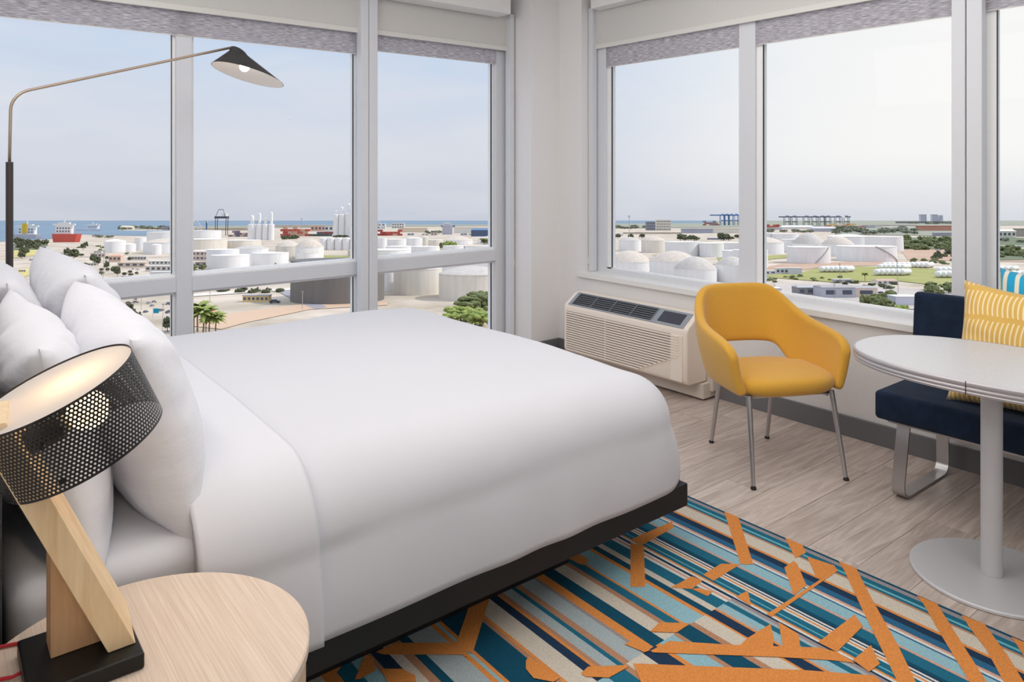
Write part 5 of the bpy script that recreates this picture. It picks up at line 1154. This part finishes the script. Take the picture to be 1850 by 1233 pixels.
def car(px, base, wpx, c, yaw, label, grp='parked cars'):
    Y = dist(base); L_ = wpx*Y/1325; o = gempty('car', px, base, yaw, Y=Y, label=label, cat='car', group=grp)
    MB().prism([(-0.5, 0.07), (0.5, 0.07), (0.5, 0.19), (0.3, 0.21), (-0.48, 0.21)], -0.2, 0.2, axis='y').build('body', bmatl(c), o)
    MB().prism([(-0.4, 0.211), (0.26, 0.211), (0.12, 0.33), (-0.3, 0.33)], -0.17, 0.17, axis='y').build('cabin', bmatl((70, 76, 88)), o)
    for sx in (-0.3, 0.3):
        for sy in (-0.2, 0.2): MB().tube([(sx, sy-0.02, 0.08), (sx, sy+0.02, 0.08)], 0.08, 10).build('wheel', WHL, o)
    o.matrix_world = o.matrix_world @ Matrix.Diagonal((L_, L_, L_, 1))
car(496.5, 548, 19, (92, 90, 98), 0.25, 'dark grey car in the yard right of the yellow building')
for i, (x, b_) in enumerate(((1430, 536), (1448, 537), (1592, 531), (1604, 532), (1494, 537))): car(x, b_, 12, [(96, 100, 112), (170, 176, 186), (70, 74, 84), (84, 88, 98), (226, 226, 230)][i], 0.3, ['dark car at the carport corner', 'silver car under the carport', 'left dark car by the salmon wall', 'right dark car by the salmon wall', 'white car before the grey warehouse'][i])
cxs = sorted(232+random.random()*88 for _ in range(16))
for i in range(16):
    x = cxs[i]; b_ = random.uniform(541, 572); car(x, b_, random.uniform(8, 11), random.choice([(216, 214, 214), (150, 144, 150), (190, 180, 176), (120, 118, 126)]), random.random()*3, 'small parked car in the lot seen through the lower left pane'+', '+ORD[i]+' from left', 'cars in the lower left lot')
cxs = sorted(random.uniform(205, 318) for _ in range(10))
for i in range(10):
    x = cxs[i]; b_ = random.uniform(486, 504); car(x, b_, random.uniform(5, 7), random.choice([(230, 228, 228), (120, 124, 136), (196, 150, 160)]), random.random()*3, 'tiny parked car above the transom left of the first mullion'+', '+ORD[i]+' from left', 'cars above the transom')
cxs = sorted(random.uniform(1690, 1724) for _ in range(14))
for i in range(14):
    car(cxs[i], random.uniform(452, 460), 5.5, random.choice([(236, 236, 238), (206, 206, 212)]), random.random()*3, 'white vehicle in the far lot by the wide mullion'+', '+ORD[i]+' from left', 'vehicles by the mullion')
o = gempty('sign', 281, 582, label='teal and white board on a post in the lower left pane', cat='sign'); Y = dist(582); u = Y/1325
MB().box(-5.5*u, -4.5*u, 0, u, -0.5, hgt(557, Y)).build('post', bmatl((232, 232, 234)), o); MB().box(-4.4*u, 5*u, 0, 0.6*u, hgt(566.5, Y), hgt(558, Y)).build('board', bmatl((30, 160, 190)), o); MB().box(-5.5*u, -4.49*u, -0.2*u, 0.5*u, hgt(557, Y)+0.01, hgt(556, Y)).build('cap', bmatl((240, 240, 242)), o)
Yp = 2600; pp = F3*Yp+R3*((525.5-925)/1325*Yp)+Vector((0, 0, EYE+(303-216)*Yp/1325)); ap = empty('airplane', pp, AZ-PI/2, 'tiny airliner crossing the sky in the second pane', 'airplane')
MB().tube([(-11, 0, 0), (-9, 0, 0.4), (8, 0, 0.4), (11, 0, 0.8)], [0.5, 1.3, 1.3, 0.4], 10).build('fuselage', M_tw, ap, smooth=True)
MB().add([(-2, -9, 0), (1, -9, 0), (3, 0, 0), (-3, 0, 0), (1, 9, 0), (-2, 9, 0), (-1, 0, 0.4)], [(0, 1, 2, 6), (6, 2, 4, 5), (0, 6, 3), (5, 3, 6)]).build('wings', M_tw, ap); boxo('tail_fin', (8, 10.5, -0.15, 0.15, 0.8, 3.6), M_tw, ap)
